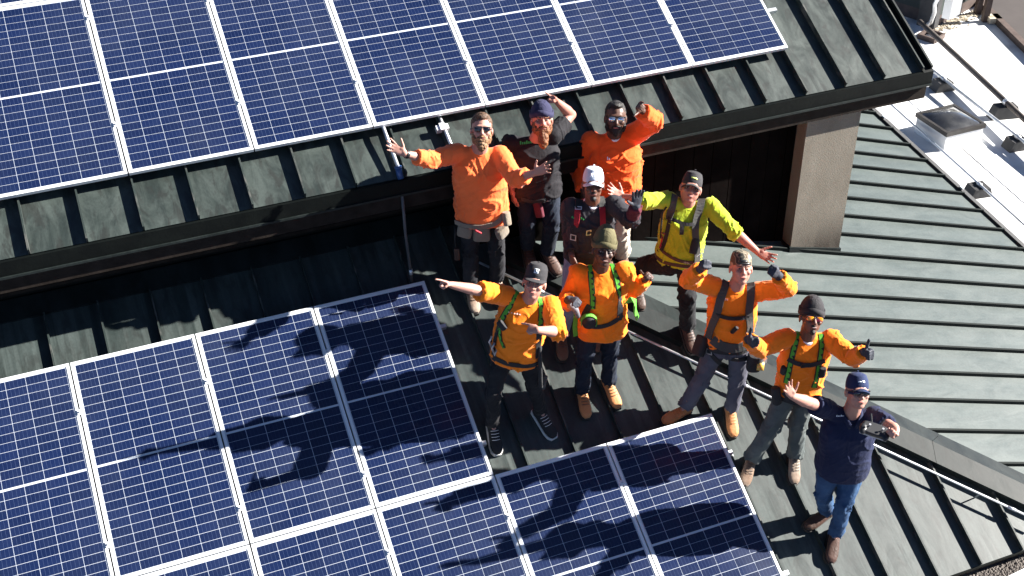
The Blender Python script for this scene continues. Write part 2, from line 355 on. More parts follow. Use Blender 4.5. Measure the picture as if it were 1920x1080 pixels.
def solar_panel(orig, u, v, label, group):
    """lower left corner at (u, v) of the array plane"""
    p = orig + UX * u + V1 * v
    o = thing('solar_panel', p, label, 'solar panel', group, (TH, 0, 0))
    for n_, me in (('frame', me_frame), ('backsheet', me_back)): link(bpy.data.objects.new(n_, me), o)
    for r in range(24):
        y = .033 + cpy * (r + .5) + (.016 if r >= 12 else 0)
        for c in range(6):
            q = bpy.data.objects.new('solar_cell', me_cell); q.location = (.032 + cpx * (c + .5), y, -.0058); link(q, o)
    return o
def px(P):
    c = CM.T @ (P - CP); return 960 + FPX * c[0] / c[2], 540 + FPX * c[1] / c[2], c[2]
def inview(orig, u, v):
    pts = [px(orig + UX * (u + a) + V1 * (v - b)) for a in (0, .5, 1) for b in (0, .47, .94, 1.41, PL)]
    return any(-30 < x < 1950 and -30 < y < 1110 for x, y, z in pts)
ordn = ['leftmost', 'second from the left', 'third from the left', 'fourth from the left', 'fifth from the left', 'sixth from the left', 'seventh from the left', 'eighth from the left']
def array_row(orig, ks, vbot, where, group):
    ks = [k for k in ks if inview(orig, k * PW + .006, vbot)]
    for i, k in enumerate(ks):
        w_ = ordn[i] if i < len(ks) - 1 else 'rightmost'
        solar_panel(orig, k * PW + .006, vbot, f'blue solar panel, {w_} in the {where}', group)
array_row(np.zeros(3), range(-3, 3), PL - .005, 'upper row of the front array', 'solar panels of the front array')
array_row(np.zeros(3), range(-3, 5), 2 * PL - .005, 'bottom row of the front array', 'solar panels of the front array')
array_row(OUP, range(-3, 6), -.0, 'long row above the upper eave', 'solar panels on the upper roof')
array_row(OUP, range(-3, 6), -PL, 'cropped top left row', 'solar panels on the upper roof')

# mounting rails with clamps
def rail(orig, u0, u1, v, seams, label):
    b0 = orig + V1 * v - N1 * .085
    t = thing('mounting_rail', b0 + UX * u1, label, 'rail', 'rails under the solar panels')
    mesh_obj('rail', *box8(b0 + UX * u0 - V1 * -.018, UX * (u1 - u0), -V1 * .036, N1 * .046), m_alub, t)
    for u in seams:
        c = orig + UX * u + V1 * v + N1 * .003
        mesh_obj('clamp', *cbox(c, UX, V1, N1, .036, .045, .008), m_alu, t)
        mb = MB(); mb.add(*tube([c, c + N1 * .012], .008, 8)); mb.build('bolt', m_steel, t)
    for u in np.arange(u0 + .3, u1, 1.3):
        mesh_obj('foot', *cbox(b0 + UX * u - N1 * .022, UX, V1, N1, .05, .06, .045), m_alub, t)
Z3 = np.zeros(3)
rail(Z3, -3, 3.09, .455, [k * PW for k in range(-2, 3)], 'silver rail end sticking out right of the top front panel, beside the boot')
rail(Z3, -3, 3.075, 1.583, [k * PW for k in range(-2, 3)], "silver rail end sticking out by the pointing man's black shoe")
rail(Z3, -3, 5.11, 2.255, [k * PW for k in range(-2, 5)], "silver rail end right of the bottom front panel, near the brown boot")
rail(Z3, -3, 5.13, 3.36, [k * PW for k in range(-2, 5)], 'silver rail end at the bottom edge, by the last front panel')
rail(OUP, -3.5, 6.19, -.485, [k * PW for k in range(-2, 6)], 'silver rail end at the right end of the rear panel row')
rail(OUP, -3.5, 6.19, -1.617, [k * PW for k in range(-2, 6)], 'silver rail under the upper half of the rear panel row')

# ------------------------------------------------------------------ conduits and fittings on the metal roofs
hz = .10
pp = [hit(x, y, O1 + N1 * hz, N1) for x, y in ((858, 473), (945.7, 513.9), (1049, 564), (1167, 620), (1294.7, 678.7), (1638, 835), (1920, 964.4))]
dirc = nrm(pp[-1] - pp[1]); q0 = pp[1]
t = thing('long_conduit', q0 + dirc * 3, 'long thin silver conduit running down the lower roof beside the hip ridge', 'conduit')
mb = MB(); mb.add(*tube([q0 - dirc * .25, q0 + dirc * 5.2], .0105, 10)); mb.build('pipe', m_steel, t, True)
for s in (.35, 2.35, 4.9):
    mb = MB(); mb.add(*tube([q0 + dirc * (s - .04), q0 + dirc * (s + .04)], .014, 10)); mb.build('coupling', m_steel, t, True)
for s in (.9, 2.9, 4.6):
    mesh_obj('strut', *cbox(q0 + dirc * s - N1 * .057, V1, UX, N1, .012, .012, .088), m_alub, t)
t0 = hit(722, 248, O2 + N1 * .09, N1); t1 = hit(746, 312, O2 + N1 * .07, N1); t2_ = hit(751, 335, A(0, t1[1] - .03, 0), A(0, 1, 0)); t3 = hit(772.5, 529, on1(0, 0) + N1 * .09, N1)
t = thing('drop_conduit', t3, 'grey conduit dropping from the upper panels over the eave to the front array', 'conduit')
mb = MB(); mb.add(*tube([t0 - V1 * .2, t0, t1], .016, 12)); mb.build('upper_pipe', m_steel, t, True)
mb = MB(); mb.add(*tube([t1 - nrm(t1 - t2_) * .02, t2_], .027, 12)); mb.add(*tube([t1, t1 + (t2_ - t1) * .15], .032, 12)); mb.build('blue_fitting', m_blue, t, True)
md = t2_ + (t3 - t2_) * .5 + A(-.01, 0, 0)
mb = MB(); mb.add(*tube([t2_, md, t3], .0135, 12)); mb.build('lower_pipe', noisy('grey_conduit', (.05, .053, .06), (.075, .08, .09), 12, .45), t, True)
mb = MB(); mb.add(*tube([t2_ + (t3 - t2_) * .87, t2_ + (t3 - t2_) * .92], .017, 12)); mb.build('coupling', m_steel, t, True)
s0 = hit(826, 226, O2 + N1 * .06, N1); s1 = hit(847, 274, O2 + N1 * .06, N1)
t = thing('short_conduit', s1, 'short silver conduit with a bracket on the upper roof, above the bearded man in orange', 'conduit')
mb = MB(); mb.add(*tube([s0 - V1 * .2, s1 + V1 * .1], .016, 10)); mb.build('pipe', m_steel, t, True)
cc = hit(829, 241, O2 + N1 * .06, N1); mesh_obj('bracket', *cbox(cc, UX, V1, N1, .11, .05, .05), m_alu, t); mesh_obj('clamp', *cbox(cc + N1 * .03, UX, V1, N1, .05, .07, .015), m_alu, t)

# ------------------------------------------------------------------ flat white roof, ground and surroundings
ZF = -1.7; UPZ = A(0, 0, 1)
fl = lambda x, y, z=ZF: hit(x, y, A(0, 0, z), UPZ)
gr = mesh_obj('ground', [(-400, -400, -6.5), (400, -400, -6.5), (400, 400, -6.5), (-400, 400, -6.5)], [[0, 1, 2, 3]], m_taupe); tag(gr, kind='structure', label='brown-grey ground far below the building')
e1 = fl(1830, 10); e2 = fl(1920, 100); ed2 = nrm(e2 - e1); en = nrm(A(ed2[1], -ed2[0], 0)); en = en * (1 if en[0] > 0 else -1)
wr = thing('white_flat_roof', fl(1800, 400), 'bright white membrane flat roof beyond the metal eave on the right', 'roof')
pe = [e1 - ed2 * 6, e2 + ed2 * 9]
pts = [A(9.3, 4.5, ZF), A(9.3, -6, ZF), pe[1], pe[0], A(9.3, 10, ZF)]
pts = [A(9.6, -7, ZF), pe[1], pe[0], A(9.6, 12, ZF)]
mesh_obj('membrane', *prism([p for p in pts], A(0, 0, -.3)), m_white, wr)
s_a = fl(1655, 182); s_b = fl(1920, 424)
for nm_, a, b_, off in (('membrane_seam', s_a, s_b, .0),):
    dd = nrm(b_ - a); mesh_obj(nm_, *cbox((a + b_) / 2 + A(.35, .2, .004), dd, np.cross(UPZ, dd), UPZ, 9, .05, .006), m_white, wr)
# brown parapet along the far edge
mesh_obj('parapet_cap', *box8(pe[0] + A(0, 0, 0), pe[1] - pe[0], -en * .12 if False else np.cross(UPZ, ed2) * .10, A(0, 0, .10)), m_brown, wr)
mesh_obj('roof_edge_side', *box8(pe[0] + en * .001 - UPZ * 4.5, pe[1] - pe[0], en * .06, UPZ * 4.55), m_taupe, wr)
for x, y in ((1846, 40), (1832, 26)):
    q = fl(x, y); mesh_obj('post', *cbox(q + UPZ * .25, ed2, en, UPZ, .09, .09, .55), m_brown, wr)
q = fl(1850, 42); mesh_obj('post_base', *cbox(q + UPZ * .06 + en * .1, ed2, en, UPZ, .2, .2, .08), m_mud, wr)
# debris by the corner
mb = MB(); rnd = random.Random(8)
for i in range(260):
    f_ = rnd.random(); x = 1752 + 95 * f_ + rnd.gauss(0, 3); y = 52 - 40 * f_ + abs(rnd.gauss(0, 7)); c = fl(x, y)
    d = nrm(A(rnd.uniform(-1, 1), rnd.uniform(-1, 1), .1)); mb.add(*cbox(c + UPZ * .008, d, np.cross(UPZ, d), UPZ, rnd.uniform(.02, .1), rnd.uniform(.01, .03), .012))
tag(mb.build('leaf_litter', m_mud), 'brown leaf litter lying along the far corner of the white roof', 'debris', kind='stuff')

# skylight
A0, A1_, A2_, A3_ = [fl(*p, ZF + .28) for p in ((1723, 209), (1793, 194.5), (1846, 232), (1770, 252))]
cc = (A0 + A1_ + A2_ + A3_) / 4; ax = nrm((A1_ - A0) + (A2_ - A3_)); ay = np.cross(UPZ, ax); wx = np.linalg.norm((A1_ + A2_ - A0 - A3_) / 2); wy = np.linalg.norm((A0 + A1_ - A2_ - A3_) / 2)
sk_ = thing('skylight', A(cc[0], cc[1], ZF), 'square smoked dome skylight on a white curb, on the flat roof', 'skylight')
mesh_obj('curb', *cbox(A(cc[0], cc[1], ZF + .11), ax, ay, UPZ, wx * .94, wy * .94, .22), m_white, sk_)
mb = MB(); zt = ZF + .25
for sgn in (-1, 1):
    mb.add(*cbox(A(cc[0], cc[1], zt) + ay * sgn * (wy / 2 - .02), ax, ay, UPZ, wx, .04, .06)); mb.add(*cbox(A(cc[0], cc[1], zt) + ax * sgn * (wx / 2 - .02), ax, ay, UPZ, .04, wy - .082, .06))
mb.build('frame', noisy('bronze', (.02, .018, .016), (.035, .03, .026), 10, .5), sk_)
vs = []; fs = []; n = 12
for i in range(n + 1):
    for j in range(n + 1):
        a, b_ = i / n * 2 - 1, j / n * 2 - 1; h = .16 * (1 - max(abs(a), abs(b_)) ** 1.6) * .6 * (1 - .25 * min(abs(a), abs(b_)))
        vs.append(A(cc[0], cc[1], zt + .02) + ax * a * (wx / 2 - .036) + ay * b_ * (wy / 2 - .036) + UPZ * h)
for i in range(n):
    for j in range(n): k = i * (n + 1) + j; fs.append([k, k + n + 1, k + n + 2, k + 1])
mdome = noisy('smoked_dome', (.014, .014, .015), (.09, .09, .088), 3, .25, .1, .002); mdome.node_tree.nodes['Principled BSDF'].inputs['Coat Weight'].default_value = .8
mesh_obj('dome', vs, fs, mdome, sk_, True)

def supported_pipe(name, label, p0, p1, z, r, m, sup, slabel, gname, ssz=(.32, .12)):
    a, b_ = fl(*p0, ZF + z), fl(*p1, ZF + z); d = nrm(b_ - a); a = a - d * .3; b_ = b_ + d * 1.5
    t = thing(name, A(*((a + b_) / 2)[:2], ZF), label, 'pipe')
    mb = MB(); mb.add(*tube([a, b_], r, 12)); mb.build('pipe', m, t, True)
    for i, (x, y) in enumerate(sup):
        c = fl(x, y, ZF + z); c = a + d * np.dot(c - a, d); w2 = np.cross(UPZ, d); hh = z - r
        s = thing('pipe_support', A(c[0], c[1], ZF), slabel[i], 'pipe support', gname)
        zc = ZF + hh / 2; b0 = nrm(w2)
        poly = [A(c[0], c[1], ZF) - d * ssz[1] / 2 + b0 * q for q in (-ssz[0] / 2, ssz[0] / 2)]
        tp = [A(c[0], c[1], ZF + hh) - d * ssz[1] / 2 + b0 * q for q in (ssz[0] * .34, -ssz[0] * .34)]
        pg = poly + tp
        if np.dot(np.cross(pg[1] - pg[0], pg[2] - pg[0]), -d) < 0: pg = pg[::-1]
        mesh_obj('block', *prism(pg, d * ssz[1]), m_blk, s)
        mb = MB(); mb.add(*tube([A(c[0], c[1], ZF + z) - d * .03, A(c[0], c[1], ZF + z) + d * .03], r + .01, 12)); mb.build('clamp', m_steel, s, True)
    return a, b_, d
supported_pipe('gas_pipe', 'dark brown gas pipe crossing the white roof at the upper right', (1740, 55), (1885, 190), .22, .040, m_pipe, [(1887, 192)],
               ['wide black pipe support block under the dark gas pipe'], 'supports under the rooftop pipes', (.42, .16))
supported_pipe('electrical_conduit', 'pale conduit passing beside the skylight on its far side', (1757, 138), (1915, 262), .16, .022, m_steel, [(1768, 148), (1902, 258)],
               ['black support block under the pale conduit near the upper roof corner', 'black support block under the pale conduit at the right edge'], 'supports under the rooftop pipes', (.30, .2))
supported_pipe('electrical_conduit', 'thin silver conduit passing between the eave and the skylight', (1655, 182), (1912, 414), .14, .015, m_steel, [(1836, 346)],
               ['black support block under the thin conduit near the metal eave'], 'supports under the rooftop pipes', (.30, .2))

# neighbouring green fascia block at the top right
c0 = fl(1757, 50); c1 = fl(1829, 11); dd = nrm(c1 - c0); ww_ = nrm(np.cross(UPZ, dd)); ww_ = ww_ * (1 if ww_[1] > 0 else -1)
nb = thing('rooftop_block', (c0 + c1) / 2, 'dark green sheet metal block with a brown base at the top right corner', 'building')
mesh_obj('base_board', *box8(c0, dd * 3.2, ww_ * 3, UPZ * .2), m_brown, nb)
mesh_obj('cladding', *box8(c0 + UPZ * .2 - dd * .01 - ww_ * .02, dd * 3.2, ww_ * 3.02, UPZ * 1.5), m_green, nb)
mesh_obj('corner_trim', *box8(c0 - dd * .16 - ww_ * .03, dd * .13, ww_ * .3, UPZ * 1.6), m_blk, nb)
q = [fl(1733, 50, ZF + .05), fl(1745, 42, ZF + .2), fl(1752, 24, ZF + .55), fl(1753, 8, ZF + .9), fl(1762, -10, ZF + 1.2)]
mb = MB(); mb.add(*tube(q, .03, 10)); mb.build('flexible_conduit', m_steel, nb, True)
vs, fs = cbox(fl(1775, 5, ZF + .9) - ww_ * .1, dd, ww_, UPZ, .3, .12, .35); mesh_obj('junction_box', vs, fs, m_alub, nb)
cr = thing('wooden_crate', fl(1748, 72), 'small dark wooden crate frame on the white roof under the gas pipe', 'crate')
cq = fl(1745, 72)
for a in (-1, 1):
    mesh_obj('plank', *cbox(cq + dd * a * .14 + UPZ * .04, ww_, dd, UPZ, .30, .03, .08), m_brown, cr); mesh_obj('plank', *cbox(cq + ww_ * a * .14 + UPZ * .04, dd, ww_, UPZ, .24, .03, .08), m_brown, cr)

# gravel roof below the front eave
ZG = -2.05
gv = mesh_obj('gravel_roof', [(2, -9, ZG), (14, -9, ZG), (14, -3.0, ZG), (2, -3.0, ZG)], [[0, 1, 2, 3]], m_gravel); tag(gv, 'grey-brown gravel surface below the front eave', None, kind='structure')
rnd = random.Random(3); mb = MB()
ico = [A(0, 0, 1), A(.9, 0, .2), A(.28, .85, .2), A(-.72, .53, .2), A(-.72, -.53, .2), A(.28, -.85, .2)]
icf = [[0, 1, 2], [0, 2, 3], [0, 3, 4], [0, 4, 5], [0, 5, 1]]
for i in range(5200):
    c = fl(rnd.uniform(1730, 1960), rnd.uniform(1010, 1130), ZG); s = rnd.uniform(.008, .022); a = rnd.uniform(0, 6); ca_, sa_ = math.cos(a) * s, math.sin(a) * s
    mb.add([c + A(p[0] * ca_ - p[1] * sa_, p[0] * sa_ + p[1] * ca_, p[2] * s * .7) for p in ico], icf)
tag(mb.build('gravel', m_stone), 'loose pebbles lying below the front eave at the bottom right corner', 'gravel', kind='stuff')
w0, w1 = fl(1870, 1090, ZG + .12), fl(1930, 1061, ZG + .12); dw = nrm(w1 - w0); sd = np.cross(UPZ, dw); sd = sd * (1 if sd[1] < 0 else -1)
t = mesh_obj('white_parapet', *box8(w0 - dw * 2 - UPZ * .6, dw * 5, sd * .3, UPZ * .6) if np.dot(np.cross(dw, sd), UPZ) > 0 else box8(w0 + dw * 3 - UPZ * .6, -dw * 5, sd * .3, UPZ * .6), m_white)
tag(t, 'white parapet edge at the bottom right corner beyond the gravel', 'parapet')

# ------------------------------------------------------------------ people: shape tools
def loft(secs, seg=20, e=2.0):
    """secs: (centre, axis_a, axis_b) with axes already scaled; closed with end caps"""
    vs = []; fs = []
    for c, a, b_ in secs:
        for k in range(seg):
            q = 2 * math.pi * k / seg; cx, cy = math.cos(q), math.sin(q)
            if e != 2.0: cx = math.copysign(abs(cx) ** (2 / e), cx); cy = math.copysign(abs(cy) ** (2 / e), cy)
            vs.append(np.asarray(c) + np.asarray(a) * cx + np.asarray(b_) * cy)
    n = len(secs)
    for i in range(n - 1):
        for k in range(seg):
            k2 = (k + 1) % seg; fs.append([i * seg + k, i * seg + k2, (i + 1) * seg + k2, (i + 1) * seg + k])
    fs.append(list(range(seg))[::-1]); fs.append([(n - 1) * seg + k for k in range(seg)])
    ax = np.asarray(secs[-1][0]) - np.asarray(secs[0][0])
    if np.dot(np.cross(secs[0][1], secs[0][2]), ax) < 0: fs = [f[::-1] for f in fs]
    return vs, fs
def perp(d):
    d = nrm(d); r = A(0, 0, 1) if abs(d[2]) < .9 else A(1, 0, 0); a = nrm(np.cross(r, d)); return a, np.cross(d, a)
def capsule(p, q, r0, r1, seg=14, flat1=False, flat0=False):
    p, q = np.asarray(p, float), np.asarray(q, float); d = nrm(q - p); a, b_ = perp(d); S = []
    if not flat0:
        for t in (-.98, -.8, -.5, -.2): r = r0 * math.sqrt(1 - t * t); S.append((p + d * r0 * t, a * r, b_ * r))
    else: S.append((p, a * r0, b_ * r0))
    for t in (.0, .33, .66, 1.0):
        r = r0 + (r1 - r0) * t
        if t == 0 and flat0: continue
        S.append((p + (q - p) * t, a * r, b_ * r))
    if not flat1:
        for t in (.2, .5, .8, .98): r = r1 * math.sqrt(1 - t * t); S.append((q + d * r1 * t, a * r, b_ * r))
    return loft(S, seg)
def ellip(c, a, b_, u, seg=16):
    c, a, b_, u = [np.asarray(q, float) for q in (c, a, b_, u)]
    return loft([(c + u * t, a * math.sqrt(1 - t * t), b_ * math.sqrt(1 - t * t)) for t in (-.985, -.9, -.75, -.5, -.25, 0, .25, .5, .75, .9, .985)], seg)
def remesh(prims, voxel, smooth=2):
    mb = MB()
    for p in prims: mb.add(*p)
    me = bpy.data.meshes.new('tmp'); me.from_pydata(mb.v, [], mb.f); o = bpy.data.objects.new('tmp', me); sc.collection.objects.link(o)
    r = o.modifiers.new('r', 'REMESH'); r.mode = 'VOXEL'; r.voxel_size = voxel; r.adaptivity = 0
    s = o.modifiers.new('s', 'SMOOTH'); s.factor = .5; s.iterations = smooth
    dg = bpy.context.evaluated_depsgraph_get(); ev = o.evaluated_get(dg); m2 = ev.to_mesh()
    n = len(m2.vertices); co = np.empty(n * 3); m2.vertices.foreach_get('co', co); nn = np.empty(n * 3); m2.vertices.foreach_get('normal', nn)
    fs = [tuple(p.vertices) for p in m2.polygons]; ev.to_mesh_clear()
    bpy.data.objects.remove(o); bpy.data.meshes.remove(me)
    return co.reshape(-1, 3), nn.reshape(-1, 3), fs
def fold(co, nn, segs, seed, amp_l=.007, amp_t=.012, keep=None):
    """cloth folds: cross folds on limbs, draped diagonal ridges on the torso"""
    out = co.copy(); P0 = np.array([s[0] for s in segs]); P1 = np.array([s[1] for s in segs]); R = np.array([s[2] for s in segs]); K = [s[3] for s in segs]
    D = P1 - P0; L2 = (D * D).sum(1); L = np.sqrt(L2)
    T = np.clip(((co[:, None, :] - P0) * D).sum(2) / L2, 0, 1); Q = P0 + T[..., None] * D
    dist = np.linalg.norm(co[:, None, :] - Q, axis=2) / R; best = dist.argmin(1)
    for i in range(len(co)):
        k = best[i]; p = co[i]; t = T[i, k] * L[k]; r = p - Q[i, k]
        if K[k] == 'l':
            tt = T[i, k]; end = max(math.exp(-((tt - 1) / .16) ** 2), math.exp(-(tt / .16) ** 2) * .8)
            n0 = noise.noise(Vector((t * 13 + r[0] * 16 + seed, r[1] * 12 + seed, r[2] * 7 + r[0] * 9)))
            n1 = noise.noise(Vector((p[0] * 11 - p[2] * 5 + seed, p[1] * 11, p[2] * 3)))
            rd = max(0, 1 - abs(n0) * 4.5); r2 = max(0, 1 - abs(n1) * 4.5)
            d = amp_l * (rd * rd * (.35 + 1.3 * end) * 1.5 + r2 * r2 * .9 * (1.1 - end * .5) + n1 * .9)
        else:
            wv = noise.noise(Vector((p[0] * 3 + seed, p[1] * 3, p[2] * 3)))
            n0 = noise.noise(Vector((p[0] * 7 + p[2] * 4 + wv * 2.6 + seed, p[1] * 3, p[2] * 2.5)))
            n1 = noise.noise(Vector((p[0] * 9 - p[2] * 13 + seed + wv * 3.5, p[1] * 5, p[2] * 5)))
            n2 = noise.noise(Vector((p[0] * 24 + wv * 3, p[1] * 11, p[2] * 14 - p[0] * 9 + seed)))
            a0 = max(0, 1 - abs(n0) * 4.2); a1 = max(0, 1 - abs(n1) * 4.0); a2 = max(0, 1 - abs(n2) * 4)
            d = amp_t * (a0 ** 1.5 * 1.25 + a1 ** 1.5 * .75 + a2 ** 1.5 * .2 + n0 * .5 - .35) * (1 - .8 * max(0, min(1, (T[i, k] - .8) / .15)))
        out[i] = p + nn[i] * d
    return out
def ribbon(pts, nrms, width, thick, closed=False, off=.004):
    n = len(pts); vs = []; fs = []
    for i in range(n):
        a = pts[(i - 1) % n] if (closed or i > 0) else pts[i]; b_ = pts[(i + 1) % n] if (closed or i < n - 1) else pts[i]
        w_ = nrm(np.cross(nrm(b_ - a), nrms[i])) * width / 2; p = pts[i] + nrms[i] * off; h = nrms[i] * thick
        vs += [p - w_, p + w_, p + w_ + h, p - w_ + h]
    for i in range(n if closed else n - 1):
        j = (i + 1) % n
        for k in range(4): k2 = (k + 1) % 4; fs.append([4 * i + k2, 4 * i + k, 4 * j + k, 4 * j + k2])
    if not closed: fs += [[0, 1, 2, 3], [4 * n - 1, 4 * n - 2, 4 * n - 3, 4 * n - 4]]
    return vs, fs
def smooth_pts(P, k=2, closed=False):
    P = [np.asarray(p, float) for p in P]
    for _ in range(k):
        n = len(P); Q = list(P)
        for i in range(n):
            if closed or 0 < i < n - 1: Q[i] = P[(i - 1) % n] * .25 + P[i] * .5 + P[(i + 1) % n] * .25
        P = Q
    return P

CURL = dict(open=[(8, 8, 5)] * 4, relaxed=[(25, 30, 20)] * 4, half=[(45, 55, 35)] * 4, fist=[(80, 90, 55)] * 4, grip=[(55, 60, 40)] * 4,
            point=[(4, 6, 4), (78, 88, 50), (80, 90, 50), (80, 90, 50)], thumbup=[(80, 92, 55)] * 4, shaka=[(50, 70, 40), (55, 75, 40), (50, 70, 40), (30, 40, 20)])
def hand(w, d, n, side, pose, s=1.0, inflate=0.0):
    """prims of a hand: wrist w, direction d, palm normal n; side 'R'/'L'"""
    d = nrm(d); n = nrm(n - np.dot(n, d) * d); th = np.cross(d, n) * (1 if side == 'R' else -1); s_ = s; I = inflate
    P = []; pl = .088 * s_
    P.append(loft([(w - d * .012, th * (.027 + I), n * (.020 + I)), (w + d * .02 * s_, th * (.034 + I) * s_, n * (.019 + I) * s_), (w + d * .055 * s_, th * (.043 + I) * s_, n * (.016 + I) * s_), (w + d * pl, th * (.041 + I) * s_, n * (.0125 + I) * s_)], 14, 2.8))
    P.append(ellip(w + d * .032 * s_ + th * .022 * s_ + n * .008 * s_, d * .032 * s_, th * .018 * s_, n * .015 * s_, 10))
    fl_ = [(.043, .026, .021), (.047, .029, .022), (.044, .027, .021), (.034, .021, .019)]; spread = {'open': 9, 'relaxed': 4, 'half': 3}.get(pose, 1)
    for i in range(4):
        off = (.0315 - i * .0205) * s_; a = math.radians(spread * (1.5 - i)); f = nrm(d * math.cos(a) + th * math.sin(a)); p = w + d * (pl - .004 - abs(i - 1) * .003) + th * off; ang = 0; rr = (.0098 if i < 3 else .0085) * s_ + I
        prev = p - f * .012
        for j in range(3):
            ang += math.radians(CURL[pose][i][j]); v = f * math.cos(ang) + n * math.sin(ang); q = p + v * fl_[i][j] * s_
            P.append(capsule(prev if j == 0 else p, q, rr * (1.02 - .06 * j), rr * (.97 - .07 * j), 9)); p = q
    b0 = w + d * .022 * s_ + th * .026 * s_ + n * .006
    if pose in ('open', 'shaka', 'thumbup', 'relaxed', 'half'):
        o = {'open': (.62, .78, .15), 'shaka': (.45, .9, .1), 'thumbup': (.2, 1, .1), 'relaxed': (.85, .45, .25), 'half': (.6, .7, .3)}[pose]
        v = nrm(d * o[0] + th * o[1] + n * o[2]); v2 = nrm(v + d * .18)
        m1 = b0 + v * .036 * s_; m2 = m1 + v2 * .032 * s_; m3 = m2 + nrm(v2 + d * .1) * .026 * s_
    else:
        m1 = b0 + nrm(d * .8 + th * .5 + n * .35) * .034 * s_; m2 = m1 + nrm(d * .6 - th * .1 + n * .7) * .03 * s_; m3 = m2 + nrm(d * .1 - th * .9 + n * .3) * .024 * s_
    for a, b_, r in ((b0, m1, .0125), (m1, m2, .0108), (m2, m3, .0098)): P.append(capsule(a, b_, (r + I), (r + I) * .93, 9))
    return P

FWH = nrm(A(CM[0][2], CM[1][2], 0))            # horizontal view direction, away from the camera
def ground(x, y, h=0.0):
    a = hit(x, y, O1 + N1 * h, N1); b_ = hit(x, y, HB + N2 * h, N2)
    ta, tb = np.dot(a - CP, ray(x, y)), np.dot(b_ - CP, ray(x, y)); return (a, N1) if ta > tb else (b_, N2)
def on_ray(x, y, par, L, sgn):
    r = ray(x, y); oc = CP - par; bb = np.dot(oc, r); c = np.dot(oc, oc) - L * L; disc = bb * bb - c
    if disc <= 0:
        q = CP + r * (-bb); v = q - par; l = np.linalg.norm(v)
        return q if l < 1.18 * L else par + v / l * 1.18 * L
    return CP + r * (-bb + (-1 if sgn > 0 else 1) * math.sqrt(disc))

def cloth(name, col, col2=None, rough=.85, weave=500, sheen=.2):
    c2 = col2 or tuple(min(1, c * 1.15) for c in col)
    m, nt, b = newmat(name, col, rough, 0, .25)
    n1_ = N(nt, 'TexNoise', Scale=5.0, Detail=5); nt.links.new(coords(nt), n1_.inputs[0])
    n3_ = N(nt, 'TexNoise', Scale=9.0, Detail=8, Roughness=.7); nt.links.new(coords(nt), n3_.inputs[0])
    nt.links.new(mix(nt, ramp(nt, n3_.outputs[0], [(.55, (0, 0, 0)), (.72, (.28,) * 3)]), ramp(nt, n1_.outputs[0], [(.35, col), (.65, c2)]), tuple(v * .55 for v in col)), b.inputs['Base Color'])
    n2_ = N(nt, 'TexNoise', Scale=20.0, Detail=6, Distortion=1.2); nt.links.new(coords(nt), n2_.inputs[0]); bump(nt, b, n2_.outputs[0], .5, .010)
    b.inputs['Sheen Weight'].default_value = sheen if max(col) > .15 else .03; b.inputs['Sheen Roughness'].default_value = .4
    return m
def skin(name, col, red=.12):
    m, nt, b = newmat(name, col, .5, 0, .45)
    n1_ = N(nt, 'TexNoise', Scale=10.0, Detail=3); nt.links.new(coords(nt), n1_.inputs[0])
    red *= .6
    c2 = (min(1, col[0] * (1 + red)), col[1] * (1 - red * .6), col[2] * (1 - red * .5))
    nt.links.new(ramp(nt, n1_.outputs[0], [(.3, col), (.7, c2)]), b.inputs['Base Color'])
    b.inputs['Subsurface Weight'].default_value = .12; b.inputs['Subsurface Radius'].default_value = (.02, .008, .004); b.inputs['Subsurface Scale'].default_value = .6
    return m
def hairm(name, c0, c1):
    m, nt, b = newmat(name, c0, .6, 0, .4)
    n1_ = N(nt, 'TexNoise', Scale=60.0, Detail=5, Distortion=1.0); nt.links.new(coords(nt), n1_.inputs[0])
    nt.links.new(ramp(nt, n1_.outputs[0], [(.35, c0), (.65, c1)]), b.inputs['Base Color']); bump(nt, b, n1_.outputs[0], .8, .01); return m
SK_L = skin('skin_light', (0.4000, 0.2200, 0.1700)); SK_R = skin('skin_ruddy', (.38, .18, .135)); SK_B = skin('skin_brown', (.12, .06, .04)); SK_D = skin('skin_dark', (.055, .027, .019)); SK_M = skin('skin_deep', (.085, .043, .029))
C_OR = cloth('orange_shirt', (.93, .205, .008), (.95, .23, .012)); C_PCH = cloth('bright_orange_shirt', (.96, .165, .040), (.97, .185, .050)); C_RED = cloth('red_orange_shirt', (.95, .105, .014), (.96, .12, .018)); C_LIME = cloth('lime_shirt', (.36, .46, .02), (.40, .50, .028))
C_BLK = cloth('black_cotton', (.009, .0085, .011), (.015, .014, .017)); C_NAVY = cloth('navy_polo', (.009, .013, .042), (.014, .02, .055)); C_GREY = cloth('charcoal_jersey', (.024, .023, .028), (.036, .034, .04))
C_MAR = cloth('maroon_sleeve', (.075, .012, .022), (.11, .02, .032))
T_BLK = cloth('black_trousers', (.010, .010, .012), (.02, .02, .022)); T_CHAR = cloth('charcoal_trousers', (0.0132, 0.0132, 0.0162), (0.0240, 0.0240, 0.0282)); T_JEAN = cloth('dark_jeans', (0.0060, 0.0090, 0.0180), (0.0144, 0.0204, 0.0348))
T_BLUE = cloth('blue_jeans', (0.0170, 0.0467, 0.1148), (0.0425, 0.0935, 0.1870)); T_GREY = cloth('grey_trousers', (0.0723, 0.0723, 0.0952), (0.1020, 0.1020, 0.1275)); T_OLV = cloth('faded_olive_trousers', (0.0638, 0.0765, 0.0765), (0.1062, 0.1190, 0.1148)); T_KHA = cloth('khaki_trousers', (.42, .36, .29), (.5, .44, .36)); T_LJ = cloth('pale_jeans', (.17, .20, .30), (.28, .32, .42))
